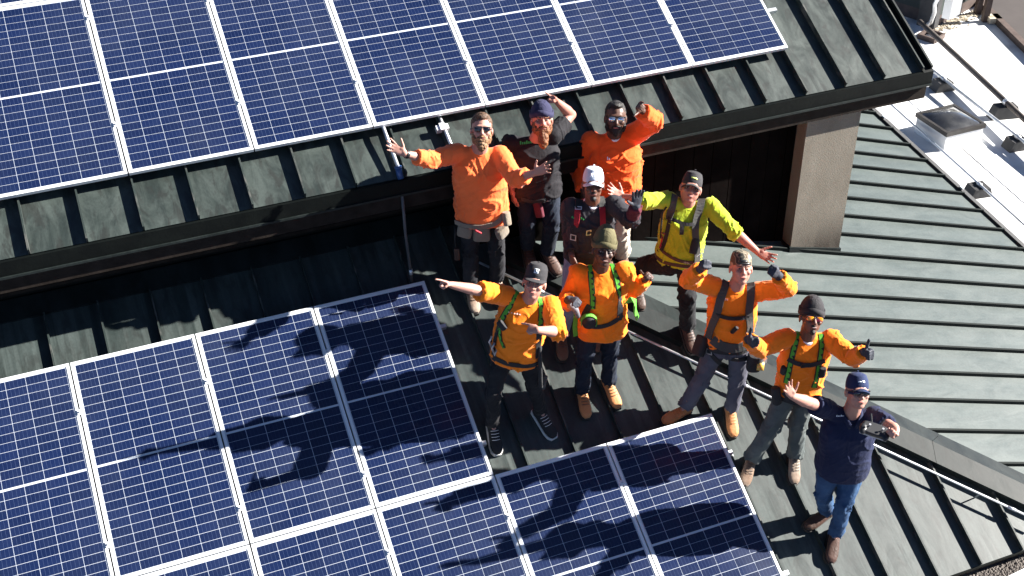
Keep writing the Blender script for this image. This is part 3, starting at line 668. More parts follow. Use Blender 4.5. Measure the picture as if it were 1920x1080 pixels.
K_BLK = cloth('black_webbing', (.018, .018, .02), (.03, .03, .032), .7); K_GRN = cloth('green_webbing', (0.0720, 0.3200, 0.0240), (0.1040, 0.4000, 0.0400), .6); K_RED = cloth('red_webbing', (0.2750, 0.0110, 0.0220), (0.3300, 0.0165, 0.0275), .6); K_GRY = cloth('padded_grey', (.05, .05, .048), (.07, .07, .066), .8)
M_BUCK = newmat('buckle_steel', (.55, .55, .57), .35, .8)[0]; M_PLA = newmat('black_plastic', (.015, .015, .017), .4)[0]; M_LENS = newmat('dark_lens', (.008, .009, .014), .06, 0, .6, 1)[0]; M_MIR = newmat('mirror_lens', (.55, .65, .8), .06, .9)[0]
M_ORL, nt, b = newmat('amber_lens', (.9, .25, .02), .12, .35, .6, 1)
g_ = N(nt, 'TexGradient'); nt.links.new(coords(nt, (9, 9, 9)), g_.inputs[0]); n_ = N(nt, 'TexNoise', Scale=16.0); nt.links.new(coords(nt), n_.inputs[0]); nt.links.new(ramp(nt, n_.outputs[0], [(.42, (.95, .35, .01)), (.55, (.5, .03, .12))]), b.inputs['Base Color'])
M_GLV = cloth('glove_black', (.022, .024, .032), (.05, .055, .07), .6); M_GLG = cloth('glove_grey', (.10, .105, .12), (.2, .2, .22), .7)
B_TAN = cloth('tan_leather', (.42, .17, .06), (.50, .22, .085), .55); B_BRN = cloth('brown_leather', (.12, .06, .035), (.20, .11, .07), .6); B_DK = cloth('dark_leather', (.05, .028, .02), (.085, .045, .035), .5); B_BLK = cloth('black_canvas', (.016, .016, .018), (.03, .03, .03), .8); B_WORN = cloth('worn_leather', (.16, .10, .065), (.30, .24, .19), .65)
M_SOLE = newmat('dark_sole', (.03, .025, .022), .8)[0]; M_SOLW = newmat('white_sole', (.7, .69, .66), .7)[0]; M_LACE = newmat('lace', (.75, .75, .75), .8)[0]
M_PCH = cloth('suede_pouch', (0.1815, 0.1485, 0.1100), (0.2420, 0.2035, 0.1595), .9); M_WHT = cloth('white_cotton', (.72, .74, .78), (.8, .82, .85), .85); M_EYEW = newmat('eye_white', (.34, .31, .29), .4)[0]; M_IRIS = newmat('iris', (.03, .02, .015), .25)[0]; M_LIP = newmat('lips', (.36, .12, .10), .5)[0]; M_LIPD = newmat('lips_dark', (.16, .06, .05), .5)[0]; M_TOOTH = newmat('teeth', (.38, .36, .33), .4)[0]
H_BRN = hairm('brown_hair', (.05, .026, .014), (.11, .06, .035)); H_GNG = hairm('ginger_beard', (.085, .026, .008), (.24, .09, .028)); H_BLK = hairm('black_hair', (.008, .007, .007), (.02, .017, .016)); H_BB = hairm('light_brown_beard', (.12, .055, .025), (.30, .17, .08)); H_GRY = hairm('grey_stubble', (.25, .2, .17), (.4, .34, .3)); H_DRK = hairm('dark_brown_hair', (.025, .015, .01), (.05, .03, .02))
M_CAMO, nt, b = newmat('camo_cloth', (.2, .18, .13), .85)
v_ = N(nt, 'TexNoise', Scale=15.0, Detail=1, Distortion=1.0); nt.links.new(coords(nt), v_.inputs[0]); nt.links.new(ramp(nt, v_.outputs[0], [(.40, (.035, .032, .025)), (.44, (.14, .12, .075)), (.53, (.30, .26, .19)), (.6, (.09, .06, .035))]), b.inputs['Base Color']); v_.noise_dimensions = '3D'
M_WCAP = cloth('white_cap', (.50, .54, .62), (.58, .62, .68)); M_NCAP = cloth('navy_cap', (.012, .022, .065), (.018, .03, .085)); M_BCAP = cloth('black_cap', (.028, .027, .03), (.045, .043, .046)); M_OLB = cloth('olive_knit', (.085, .075, .035), (.12, .105, .055)); M_NVB = cloth('navy_knit', (.022, .022, .055), (.035, .035, .08)); M_BKB = cloth('black_knit', (.022, .021, .024), (.035, .033, .036))

def person(S):
    g = S.get('girth', 1.0) * 1.05; sk_m = S['skin']
    an = {}; toe = {}; gn = {}
    for s in 'RL':
        ax_, ay_, tx, ty = S['foot' + s]
        lf = S.get('lift' + s, 0); tq, n_ = ground(tx, ty, .02 + lf); aq, _ = ground(ax_, ay_, .09 + lf)
        d = tq - aq; d = d - n_ * np.dot(d, n_); l = np.linalg.norm(d)
        if S.get('ankfix' + s) or l < .08: d = -FWH * .2 + A(*S.get('fdir' + s, (0, 0, 0))); d = d - n_ * np.dot(d, n_)
        d = nrm(d); base = tq - d * .185; an[s] = base + n_ * .06 + UPZ * .035; toe[s] = (base - n_ * .02, d, n_); gn[s] = n_
    G = (an['R'] + an['L']) / 2
    def P(xy, d=0.0):
        r = ray(*xy); return CP + r * ((np.dot(G - CP, FWH) - d) / np.dot(r, FWH))
    dh = S.get('dh', .02); ds = S.get('ds', .03); dy = S.get('yaw', 0)
    hip = P(S['hips'], dh); neck = P(S['neck'], ds)
    sh = {'R': P(S['shR'], ds + dy), 'L': P(S['shL'], ds - dy)}
    lat = nrm(sh['L'] - sh['R']); up = nrm(neck - hip); lat_t = nrm(lat - up * np.dot(lat, up) * .8); fwd = nrm(np.cross(lat_t, up)); hl = nrm(A(lat[0], lat[1], 0) + A(*S.get('hiplat', (0, 0, 0)))); hf = np.cross(hl, UPZ)
    # keep shoulders at a human width
    c_ = (sh['L'] + sh['R']) / 2; hw = min(max(np.linalg.norm(sh['L'] - sh['R']) / 2, .178), .212); sh['R'] = c_ - lat * hw; sh['L'] = c_ + lat * hw
    hj = {'R': hip - hl * .095 - UPZ * .03, 'L': hip + hl * .095 - UPZ * .03}
    el = {}; wr_ = {}; kn = {}
    for s in 'RL':
        el[s] = on_ray(*S['el' + s][:2], sh[s], .295, S['el' + s][2]); wr_[s] = on_ray(*S['wr' + s][:2], el[s], .255, S['wr' + s][2])
        r = ray(*S['kn' + s]); best = None; a0 = np.linalg.norm(an[s] - hj[s])
        tl = max(.44, a0 * .51)
        for t in np.arange(7, 14, .01):
            q = CP + r * t; c = (np.linalg.norm(q - hj[s]) - tl) ** 2 + (np.linalg.norm(q - an[s]) - tl) ** 2 + (.0004 * max(0, np.dot(q - (hj[s] + an[s]) / 2, FWH)))
            if best is None or c < best[0]: best = (c, q)
        kn[s] = best[1]
    print(S['id'], 'ht', round(float(P(S['head'])[2] + .12 - min(an['R'][2], an['L'][2]) + .08), 2), 'sho', round(float(2 * hw), 2), 'torso', round(float(np.linalg.norm(neck - hip)), 2), 'arms', [round(float(np.linalg.norm(el[s] - sh[s])), 2) for s in 'RL'], [round(float(np.linalg.norm(wr_[s] - el[s])), 2) for s in 'RL'], 'legs', [(round(float(np.linalg.norm(kn[s] - hj[s])), 2), round(float(np.linalg.norm(an[s] - kn[s])), 2)) for s in 'RL'], 'y', round(float(G[1]), 2))
    root = thing('person', (G[0], G[1], min(toe['R'][0][2], toe['L'][0][2])), S['label'], 'person', S.get('group'))
    # head frame
    f0 = nrm(-FWH); ya = math.radians(S.get('hyaw', 0)); x0 = nrm(np.cross(f0, UPZ)) * -1; x0 = np.cross(UPZ, -f0) if False else nrm(np.cross(f0, UPZ)); x0 = -x0 if x0[0] < 0 else x0
    f1 = f0 * math.cos(ya) + x0 * math.sin(ya); x1 = x0 * math.cos(ya) - f0 * math.sin(ya); pa = math.radians(S.get('pitch', 20)); hf_ = f1 * math.cos(pa) + UPZ * math.sin(pa); hu = UPZ * math.cos(pa) - f1 * math.sin(pa)
    ra = math.radians(S.get('roll', 0)); hx = x1 * math.cos(ra) - hu * math.sin(ra); hu = hu * math.cos(ra) + x1 * math.sin(ra)
    hc_ = P(S['head'], S.get('dhead', .06)); hs = S.get('hs', 1.0) * 1.1
    Hh = lambda x, y, z: hc_ + (hx * x + hf_ * y + hu * z) * hs
    E3 = lambda c, rx, ry, rz: ellip(Hh(*c), hx * rx * hs, hf_ * ry * hs, hu * rz * hs)
    fat = S.get('face', 1.0)
    H = [E3((0, -.012, .032), .077, .097, .088), E3((0, .018, -.035), .063 * fat, .076, .075), E3((0, .05, -.085), .036 * fat, .036, .028), E3((0, .082, .032), .05, .014, .010),
         E3((.038, .062, -.018), .024 * fat, .027, .022), E3((-.038, .062, -.018), .024 * fat, .027, .022), capsule(Hh(0, .093, .012), Hh(0, .112, -.022), .0085 * hs, .014 * hs, 8), E3((.011, .1, -.026), .009, .009, .008), E3((-.011, .1, -.026), .009, .009, .008),
         E3((.079, -.005, -.008), .008, .02, .031), E3((-.079, -.005, -.008), .008, .02, .031), E3((0, .083, -.052), .027, .016, .0065), E3((0, .082, -.064), .023, .014, .0065)]
    nb_ = neck - up * .03
    H.append(capsule(Hh(0, -.03, -.07), nb_, .058 * (.6 + .4 * g), .066 * (.6 + .4 * g)))
    # body skin under the clothes
    Bp = list(H); gl = S.get('glove', {})
    Bp.append(loft([(hip - UPZ * .08, hl * .13, hf * .085), (hip + up * .06, lat_t * .14 * g, fwd * .10 * g), (hip + (neck - hip) * .55, lat_t * .145 * g, fwd * .105 * g), (hip + (neck - hip) * .86, lat_t * .16, fwd * .085), (neck - up * .0, lat_t * .07, fwd * .06)], 18, 2.4))
    for s in 'RL':
        Bp.append(capsule(sh[s] + (neck - sh[s]) * .3 - up * .03, sh[s], .05, .055)); Bp.append(capsule(sh[s], el[s], .052, .042 * S.get('arm', 1))); fm = el[s] + (wr_[s] - el[s]) * .3
        Bp.append(capsule(el[s], fm, .042, .044 * S.get('arm', 1))); Bp.append(capsule(fm, wr_[s], .044 * S.get('arm', 1), .0275))
        Bp.append(capsule(hj[s], kn[s], .075, .052)); Bp.append(capsule(kn[s], an[s], .05, .031)); b0, d, n_ = toe[s]; Bp.append(capsule(an[s], b0 + n_ * .04 + d * .08, .030, .024))
        pose, hd, hn = S['hand' + s]
        if len(hd) == 2:
            hd = on_ray(*hd, wr_[s], .17, S.get('hsg' + s, 1)) - wr_[s]
        hd = np.asarray(hd, float); S['_hd' + s] = hd
        Bp += hand(wr_[s], hd, np.asarray(hn, float), s, pose, .95)
    co, nn, fs = remesh(Bp, .0068, 1)
    bo = mesh_obj('body', co, fs, sk_m, root, True)
    for s in 'RL':
        if s in gl:
            pose, _, hn = S['hand' + s]; fd = nrm(el[s] - wr_[s]); Q = hand(wr_[s], S['_hd' + s], np.asarray(hn, float), s, pose, .98, .0035); Q.append(capsule(wr_[s] + fd * .045, wr_[s], .038, .034, flat0=True))
            co, nn, fs = remesh(Q, .0058, 1); mesh_obj('glove', co, fs, gl[s], root, True)
    # face details
    def small(name, prims, m, vox=None, sm=1, par=None):
        if vox: co, nn, fs = remesh(prims, vox, sm)
        else:
            mb = MB(); [mb.add(*p) for p in prims]; co, fs = mb.v, mb.f
        return mesh_obj(name, co, fs, m, root if par is None else par, True)
    gt = S.get('glasses')
    if not gt:
        for s in (-1, 1):
            small('eye', [E3((s * .031, .0785, .008), .0125, .009, .0055)], M_EYEW); small('iris', [E3((s * .031, .085, .008), .0052, .0035, .0052)], M_IRIS)
            small('eyebrow', [capsule(Hh(s * .015, .095, .026), Hh(s * .046, .083, .028), .0042 * hs, .003 * hs, 6)], S.get('brow', H_BRN))
    small('lips', [E3((0, .0955, -.0555), .024, .006, .0065)], M_LIPD if S.get('darklips') else M_LIP)
    if S.get('smile'): small('teeth', [E3((0, .0975, -.0545), .016, .0045, .0028)], M_TOOTH)
    if gt:
        lm, fm_ = gt; gz = .008
        for s in (-1, 1):
            small('lens', [loft([(Hh(s * .032, .088 + t, gz), hx * .027 * hs * k, hu * .0175 * hs * k) for t, k in ((0, 1), (.008, .97), (.012, .85))], 16, 3.0)], lm)
            small('temple_arm', [capsule(Hh(s * .06, .086, gz + .006), Hh(s * .082, .0, gz + .006), .0032 * hs, .003 * hs, 6)], fm_)
        small('glasses_frame', [capsule(Hh(-.060, .094, gz + .0165), Hh(.060, .094, gz + .0165), .0038 * hs, .0038 * hs, 6), capsule(Hh(-.01, .1, gz + .004), Hh(.01, .1, gz + .004), .0035 * hs, .0035 * hs, 6)], fm_)
    def rough_up(prims, m, name, vox, amp, seed, fr=60):
        co, nn, fs = remesh(prims, vox, 2); o = co.copy()
        for i in range(len(co)):
            p = co[i]; o[i] = p + nn[i] * amp * (noise.noise(Vector(p * fr)) * 1.2 + noise.noise(Vector(p * fr * 2.3 + seed)) * .7)
        return mesh_obj(name, o, fs, m, root, True)
    bd = S.get('beard')
    if bd and bd[1] <= 0:
        m_, ln, wd = bd; small('goatee', [E3((0, .070, -.090), .026 * wd + .008, .028, .024), E3((0, .098, -.044), .022, .006, .0045)], m_, .005, 1)
    elif bd:
        m_, ln, wd = bd; Bq = [E3((0, .045, -.082), .052 * wd * fat, .05, .038), E3((0, .07, -.088 - ln * .4), .034 * wd, .035, .035 + ln * .5), E3((.054 * fat, .025, -.052), .018 * wd, .046, .046), E3((-.054 * fat, .025, -.052), .018 * wd, .046, .046), E3((0, .07, -.072), .045 * wd, .032, .026), E3((0, .098, -.0435), .026, .010, .0065), E3((.027, .088, -.058), .009, .012, .018), E3((-.027, .088, -.058), .009, .012, .018)]
        rough_up(Bq, m_, 'beard', .0055, .006, 3.1)
    hr = S.get('hair')
    if hr:
        m_, th_ = hr; rough_up([E3((0, -.024, .045), .0785 + th_ * .3, .095 + th_ * .2, .082 + th_), E3((0, .03, .102), .05, .05, .022 + th_)], m_, 'hair', .006, .005, 1.7, 45)
    ht = S.get('hat'); head_parts = []
    if ht:
        kind, m_, logo = ht
        if kind == 'beanie':
            tl = S.get('tall', .05); co, nn, fs = remesh([E3((0, -.012, .052), .087, .104, .07 + tl), E3((0, -.03, .10 + tl * .3), .06, .07, .05)], .007, 2)
            keepz = np.array([np.dot(p - hc_, hu) for p in co]); o = co + nn * (.0022 * np.sin(np.arctan2((co - hc_) @ hf_, (co - hc_) @ hx) * 46))[:, None]
            fs = [f for f in fs if keepz[list(f)].min() > .025]; mesh_obj('beanie', o, fs, m_, root, True)
            ring = [Hh(.0895 * math.cos(q), -.012 + .1065 * math.sin(q), .052 + .010 * math.cos(q * 3 + 1)) for q in np.linspace(0, 2 * math.pi, 40, endpoint=False)]
            rn = [nrm(p - Hh(0, -.012, .05)) for p in ring]; small('cuff', [ribbon(ring, rn, .048, .009, True, -.004)], m_)
        else:
            bk = -1 if kind == 'back' else 1; tl = .02 if kind != 'flat' else .028
            co, nn, fs = remesh([loft([(Hh(0, -.010, .028), hx * .087, hf_ * .103), (Hh(0, -.010, .06), hx * .086, hf_ * .102), (Hh(0, -.012, .09), hx * .08, hf_ * .094), (Hh(0, -.014, .115 + tl * .4), hx * .066, hf_ * .078), (Hh(0, -.015, .122 + tl * .6), hx * .042, hf_ * .05), (Hh(0, -.015, .127 + tl * .6), hx * .014, hf_ * .016)] if kind != 'flat' else
                            [(Hh(0, -.010, .028), hx * .087, hf_ * .103), (Hh(0, -.010, .07), hx * .087, hf_ * .104), (Hh(0, -.014, .11), hx * .082, hf_ * .096), (Hh(0, -.018, .138), hx * .066, hf_ * .076), (Hh(0, -.02, .149), hx * .036, hf_ * .045)], 28)], .0055, 3)
            crown = mesh_obj('cap', co, fs, m_, root, True)
            small('button', [E3((0, -.015, .134 + tl * .65), .008, .008, .005)], m_)
            # brim
            vs = []; f2 = []; nU, nV = 16, 6; wB = .075 if kind != 'flat' else .082
            for i in range(nU + 1):
                u_ = i / nU * 2 - 1
                for j in range(nV + 1):
                    v_ = j / nV; yy = .085 * math.sqrt(max(0, 1 - (u_ * .93) ** 2)) * .98 + v_ * .072 * math.sqrt(max(0, 1 - abs(u_) ** 2.6)); zz = .038 - v_ * .006 - (u_ * u_) * (.036 if kind != 'flat' else .004) - v_ * v_ * .006
                    for dz in (0, .0045): vs.append(Hh(u_ * wB, bk * (yy - .005) - (.012 if bk < 0 else 0), zz + dz))
            idx = lambda i, j, k: ((i * (nV + 1)) + j) * 2 + k
            for i in range(nU):
                for j in range(nV):
                    f2.append([idx(i, j, 1), idx(i + 1, j, 1), idx(i + 1, j + 1, 1), idx(i, j + 1, 1)]); f2.append([idx(i, j, 0), idx(i, j + 1, 0), idx(i + 1, j + 1, 0), idx(i + 1, j, 0)])
                f2.append([idx(i, nV, 0), idx(i, nV, 1), idx(i + 1, nV, 1), idx(i + 1, nV, 0)])
            mesh_obj('brim', vs, f2, S.get('brimmat', m_), root, True)
            if kind == 'back':   # strap opening over the forehead
                ring = [Hh(.05 * math.sin(q), -.010 + .1035 * math.cos(q * .55), .046) for q in np.linspace(-1, 1, 12)]
                small('cap_strap', [ribbon(ring, [nrm(p - Hh(0, -.01, .046)) for p in ring], .016, .004)], M_PLA)
                small('head_opening', [E3((0, .075, .062), .034, .022, .014)], M_PLA)
            if logo:
                bvh = BVHTree.FromPolygons([Vector(p) for p in co], fs)
                lc, marks = logo
                for j, (mx, mz, mw_, mh) in enumerate(marks):
                    o_ = Hh(mx, .3, mz); h_, n__, _, _ = bvh.ray_cast(Vector(o_), Vector(-hf_))
                    if h_ is None: continue
                    h_, n__ = np.array(h_), np.array(n__); a_ = nrm(hx - n__ * np.dot(hx, n__)); b__ = np.cross(n__, a_)
                    small('logo', [cbox(h_ + n__ * .0012 * (1 + (j > 0)), a_, b__, n__, mw_, mh, .0016)], lc if not isinstance(lc, list) else lc[min(j, len(lc) - 1)])
    # ---- shirt
    T0 = lambda t: hip + (neck - hip) * t; hem = S.get('hem', -.10); lo = S.get('loose', .026); by = S.get('belly', 1.0)
    TS = [(T0(hem) , lat_t * (.158 * g + lo * .8), fwd * (.118 * g * by + lo)), (T0(hem + .1), lat_t * (.162 * g + lo), fwd * (.124 * g * by + lo)), (T0(.25), lat_t * (.155 * g + lo), fwd * (.122 * g * by + lo) ), (T0(.5), lat_t * (.163 * g + lo), fwd * (.122 * g + lo)),
          (T0(.72), lat_t * (.172 * (.5 + .5 * g) + lo), fwd * (.118 * g + lo)), (T0(.87), lat_t * (.158 * (.5 + .5 * g) + lo * .5), fwd * (.098 + lo * .5)), (T0(.965), lat_t * .105, fwd * .078), (T0(1.0), lat_t * .078, fwd * .066), (T0(1.045), lat_t * .070, fwd * .060)]
    Q = [loft(TS, 24, 2.35)]; segs = [(T0(hem), T0(.95), .17, 't')]; slv = S['sleeve']
    for s in 'RL':
        Q.append(capsule(T0(.86) + (sh[s] - T0(.86)) * .35, sh[s], .075, .066)); se = slv[s]; sf = S.get('sl', 1.08); ub = (.068 + lo * .4) * sf; eb = (.055 + lo * .4) * sf; wb = (.042 + lo * .25) * sf
        segs.append((sh[s], el[s], .06, 'l'))
        if se <= 1: Q.append(capsule(sh[s], sh[s] + (el[s] - sh[s]) * se, ub, ub + (eb - ub) * se + .004, flat1=True))
        else:
            Q.append(capsule(sh[s], el[s], ub, eb)); k = se - 1; Q.append(capsule(el[s], el[s] + (wr_[s] - el[s]) * k, eb, eb + (wb - eb) * k + (.006 if k < .9 else 0), flat1=True)); segs.append((el[s], wr_[s], .05, 'l'))
    co, nn, fs = remesh(Q, .0078, 3); co = fold(co, nn, segs, S.get('seed', 1) * 7.3, .0068, S.get('amp', .0125) * 1.0)
    sm_ = S['shirt']; so_ = mesh_obj('shirt', co, fs, sm_, root, True)
    if S.get('forearm_mat'):
        fm3, side = S['forearm_mat']
        for s in side:
            Q = [capsule(el[s] + (wr_[s] - el[s]) * -.02, wr_[s] - (wr_[s] - el[s]) * .04, .061, .047, flat1=True)]; c3, n3, f3 = remesh(Q, .008, 2); c3 = fold(c3, n3, [(el[s], wr_[s], .05, 'l')], 3.3); mesh_obj('sleeve', c3, f3, fm3, root, True)
    Vv = co; Vf = fs
    cm_ = S.get('collar', sm_); ring = []; rr = .071
    for q in np.linspace(0, 2 * math.pi, 26, endpoint=False): ring.append(neck - up * (.004 + .028 * max(0, math.sin(q))) + lat_t * (.074) * math.cos(q) + fwd * (.064 + .012 * (math.sin(q) > 0)) * math.sin(q) + up * .014)
    small('neckband', [ribbon(ring, [nrm(p - neck + up * .05) for p in ring], .02 if S.get('collar') is None else .026, .006, True, -.002)], cm_)
    if S.get('polo'):
        for s in (-1, 1):
            pts = [neck + up * .03 - fwd * .05 + lat_t * .01 * s, neck + up * .035 + lat_t * .07 * s, neck + up * .01 + lat_t * .062 * s + fwd * .06, neck - up * .045 + lat_t * .018 * s + fwd * .115]
            pts = [pts[0], (pts[0] + pts[1]) / 2 + lat_t * s * .02, pts[1], (pts[1] + pts[2]) / 2 + fwd * .01 + lat_t * s * .006, pts[2], (pts[2] + pts[3]) / 2, pts[3]]
            small('collar', [ribbon(pts, [nrm(p - neck + up * .03 + fwd * .0) for p in pts], .04, .006, False, .004)], sm_)
    # ---- trousers
    tm = S['trousers']; wl_ = S.get('legw', 1.0)
    Q = [loft([(hip - UPZ * .10, hl * .15 * g, hf * .10 * g), (hip - UPZ * .05, hl * .168 * g, hf * .122 * g), (hip + up * .03, lat_t * .165 * g, fwd * .122 * g), (hip + up * .10, lat_t * .150 * g, fwd * .112 * g * by)], 22, 2.4)]; segs = []
    for s in 'RL':
        Q.append(capsule(hj[s] - UPZ * .02, kn[s], .092 * wl_ * (.4 + .6 * g), .070 * wl_)); Q.append(capsule(kn[s], kn[s] + (an[s] - kn[s]) * S.get('cuff', .99), .069 * wl_, .064 * wl_, flat1=True)); segs += [(hj[s], kn[s], .09, 'l'), (kn[s], an[s], .07, 'l')]
    co2, nn2, fs2 = remesh(Q, .010, 3); co2 = fold(co2, nn2, segs, S.get('seed', 1) * 3.7 + 40, .0085); mesh_obj('trousers', co2, fs2, tm, root, True)
    # ---- footwear
    bm, solem, kind = S['boots']
    for s in 'RL':
        b0, d, n_ = toe[s]; sd_ = nrm(np.cross(n_, d)); hgt = .11 if kind == 'shoe' else .17; bs_ = 1.14; sd_ = sd_ * bs_; K = lambda x, z: b0 + d * x * bs_ + n_ * (z * 1.12 + .004)
        Q = [loft([(K(-.068, .052), sd_ * .030, n_ * .034), (K(-.04, .058), sd_ * .038, n_ * .046), (K(.02, .056), sd_ * .040, n_ * .044), (K(.08, .05), sd_ * .045, n_ * .036), (K(.135, .045), sd_ * .048, n_ * .030), (K(.175, .042), sd_ * .040, n_ * .025), (K(.198, .038), sd_ * .022, n_ * .016)], 18, 2.5), capsule(K(-.022, .06), K(-.022, .06) + nrm(an[s] + (kn[s] - an[s]) * .2 - K(-.022, .06)) * (hgt - .02), .050, .052, flat1=True)]
        c4, n4_, f4 = remesh(Q, .006, 2); bt = mesh_obj('shoe' if kind == 'shoe' else 'boot', c4, f4, bm, root, True)
        out = [];
        for x, w_ in ((-.075, .024), (-.06, .038), (0, .042), (.07, .046), (.13, .051), (.175, .045), (.203, .026)): out.append((x, w_))
        poly = [K(x, .028) + sd_ * w_ for x, w_ in out] + [K(x, .028) - sd_ * w_ for x, w_ in out[::-1]]
        if np.dot(np.cross(poly[1] - poly[0], poly[-1] - poly[0]), n_) < 0: poly = poly[::-1]
        mesh_obj('sole', *prism(poly, -n_ * .03), solem, root)
        if S.get('lace', 1):
            lc_ = S.get('lacem', M_PLA); mb = MB()
            for i in range(4):
                x = .035 + i * .022; z = .100 - i * .006
                mb.add(*tube([K(x, z - .006) - sd_ * .03, K(x + .006, z + .003), K(x, z - .006) + sd_ * .03], .0022, 6))
            mb.build('laces', lc_, root, True)
    # ---- surface lookup for things worn over the clothes
    allv = [Vector(p) for p in co] + [Vector(p) for p in co2]; allf = [tuple(f) for f in fs] + [tuple(i + len(co) for i in f) for f in fs2]
    bvh = BVHTree.FromPolygons(allv, allf)
    sbvh = BVHTree.FromPolygons([Vector(p) for p in co], fs)
    def surf(pix, tree=None):
        pts = []; nr = []
        P2 = []
        for i in range(len(pix) - 1):
            a, b_ = A(*pix[i]), A(*pix[i + 1]); k = max(1, int(np.linalg.norm(b_ - a) / 5))
            for j in range(k): P2.append(a + (b_ - a) * j / k)
        P2.append(A(*pix[-1]))
        for x, y in P2:
            h_, n__, _, _ = (tree or bvh).ray_cast(Vector(CP), Vector(ray(x, y)))
            if h_ is not None and np.linalg.norm(np.array(h_) - hip) < 1.3: pts.append(np.array(h_)); nr.append(np.array(n__))
        return smooth_pts(pts, 3), [nrm(q) for q in smooth_pts(nr, 5)]
    ctx = dict(root=root, surf=surf, small=small, lat=lat_t, up=up, fwd=fwd, hip=hip, neck=neck, T0=T0, bvh=bvh, sbvh=sbvh, sh=sh, wr=wr_, el=el, kn=kn, hj=hj, an=an, hl=hl, hf=hf, g=g, P=P, S=S, Hh=Hh, hx=hx, hf_=hf_, hu=hu)
    return ctx
def strap(c, pix, width, m, name='harness_strap', off=.004, thick=.005, tree=None):
    p, n_ = c['surf'](pix, tree)
    if len(p) < 3: print('strap miss', c['S']['id'], pix[0]); return None
    vs, fs = ribbon(p, n_, width, thick, False, off); return mesh_obj(name, vs, fs, m, c['root'])
def gstrap(c, pix, width=.047):
    p, n_ = c['surf'](pix)
    if len(p) < 4: print('gstrap miss', c['S']['id']); return
    o = mesh_obj('harness_strap', *ribbon(p, n_, width, .004, False, .004), K_BLK, c['root'])
    mesh_obj('green_webbing', *ribbon(p, n_, width * .66, .002, False, .0085), K_GRN, c['root'])
    mb = MB(); acc = 0
    for i in range(1, len(p) - 1):
        acc += np.linalg.norm(p[i] - p[i - 1])
        if acc > .042:
            acc = 0; t_ = nrm(p[i + 1] - p[i - 1]); w_ = nrm(np.cross(t_, n_[i])); q = p[i] + n_[i] * .0115
            a_ = q - w_ * width * .33; tri = [a_, a_ + w_ * width * .42 + t_ * .010, a_ + t_ * .028]
            if np.dot(np.cross(tri[1] - tri[0], tri[2] - tri[0]), n_[i]) < 0: tri = tri[::-1]
            mb.add(*prism(tri, -n_[i] * .0015))
    mb.build('strap_print', K_BLK, c['root'])
def ringstrap(c, cen, ax_, width, m, name='belt', rx=.35, off=.004, thick=.006, seg=36, start=None):
    a_, b_ = perp(ax_); pts = []; nr = []
    for q in np.linspace(0, 2 * math.pi, seg, endpoint=False):
        d = a_ * math.cos(q) + b_ * math.sin(q); h_, n__, _, _ = c['bvh'].ray_cast(Vector(cen + d * rx), Vector(-d))
        if h_ is None or np.linalg.norm(np.array(h_) - cen) > rx: h_ = cen + d * .15
        pts.append(np.array(h_)); nr.append(d)
    pts = smooth_pts(pts, 2, True); return mesh_obj(name, *ribbon(pts, nr, width, thick, True, off), m, c['root'])
def backstraps(c, m, width=.045):
    for s in (-1, 1):
        pts = []; nr = []
        for t in np.linspace(0, 1, 14):
            la = s * (.075 - .15 * t); o_ = c['T0'](.98 - .75 * t) + c['lat'] * la - c['fwd'] * .5
            h_, n__, _, _ = c['bvh'].ray_cast(Vector(o_), Vector(c['fwd']))
            if h_ is not None: pts.append(np.array(h_)); nr.append(np.array(n__))
        if len(pts) > 4: pts = smooth_pts(pts, 3); nr = [nrm(q) for q in smooth_pts(nr, 4)]; mesh_obj('back_strap', *ribbon(pts, nr, width, .005, False, .004 + .003 * (s > 0)), m, c['root'])
def blob(c, name, pix, size, m, tilt=0, out=.02, e=3.0):
    p, n_ = c['surf']([pix, (pix[0] + 3, pix[1])])
    if p: q, n__ = p[0], nrm(n_[0])
    else: q, n__ = c['P'](pix, .09), c['fwd']
    x_ = nrm(c['lat'] - n__ * np.dot(c['lat'], n__)); u_ = np.cross(n__, x_); u_ = u_ * (1 if u_[2] > 0 else -1)
    if tilt: a = math.radians(tilt); x_, u_ = x_ * math.cos(a) + u_ * math.sin(a), u_ * math.cos(a) - x_ * math.sin(a)
    w_, d_, h_ = size
    q = q + n__ * out
    co, nn, fs = remesh([loft([(q + u_ * h_ * t, x_ * w_ / 2 * k, n__ * d_ / 2 * k) for t, k in ((-.5, .86), (-.45, .97), (-.2, 1), (.2, 1), (.45, .97), (.5, .88))], 20, e)], .0055, 1)
    return mesh_obj(name, co, fs, m, c['root'], True)
def buckle(c, pix, w_=.04, h_=.045, m=None, tilt=0):
    p, n_ = c['surf']([pix, (pix[0] + 3, pix[1])])
    if not p: return
    q, n__ = p[0], nrm(n_[0]); x_ = nrm(c['lat'] - n__ * np.dot(c['lat'], n__)); u_ = np.cross(n__, x_); a = math.radians(tilt); x_, u_ = x_ * math.cos(a) + u_ * math.sin(a), u_ * math.cos(a) - x_ * math.sin(a)
    q = q + n__ * .014; mb = MB()
    for s in (-1, 1): mb.add(*cbox(q + x_ * s * w_ / 2, x_, u_, n__, .007, h_, .007)); mb.add(*cbox(q + u_ * s * h_ / 2, x_, u_, n__, w_ + .007, .007, .0071))
    mb.build('buckle', m or M_BUCK, c['root'])
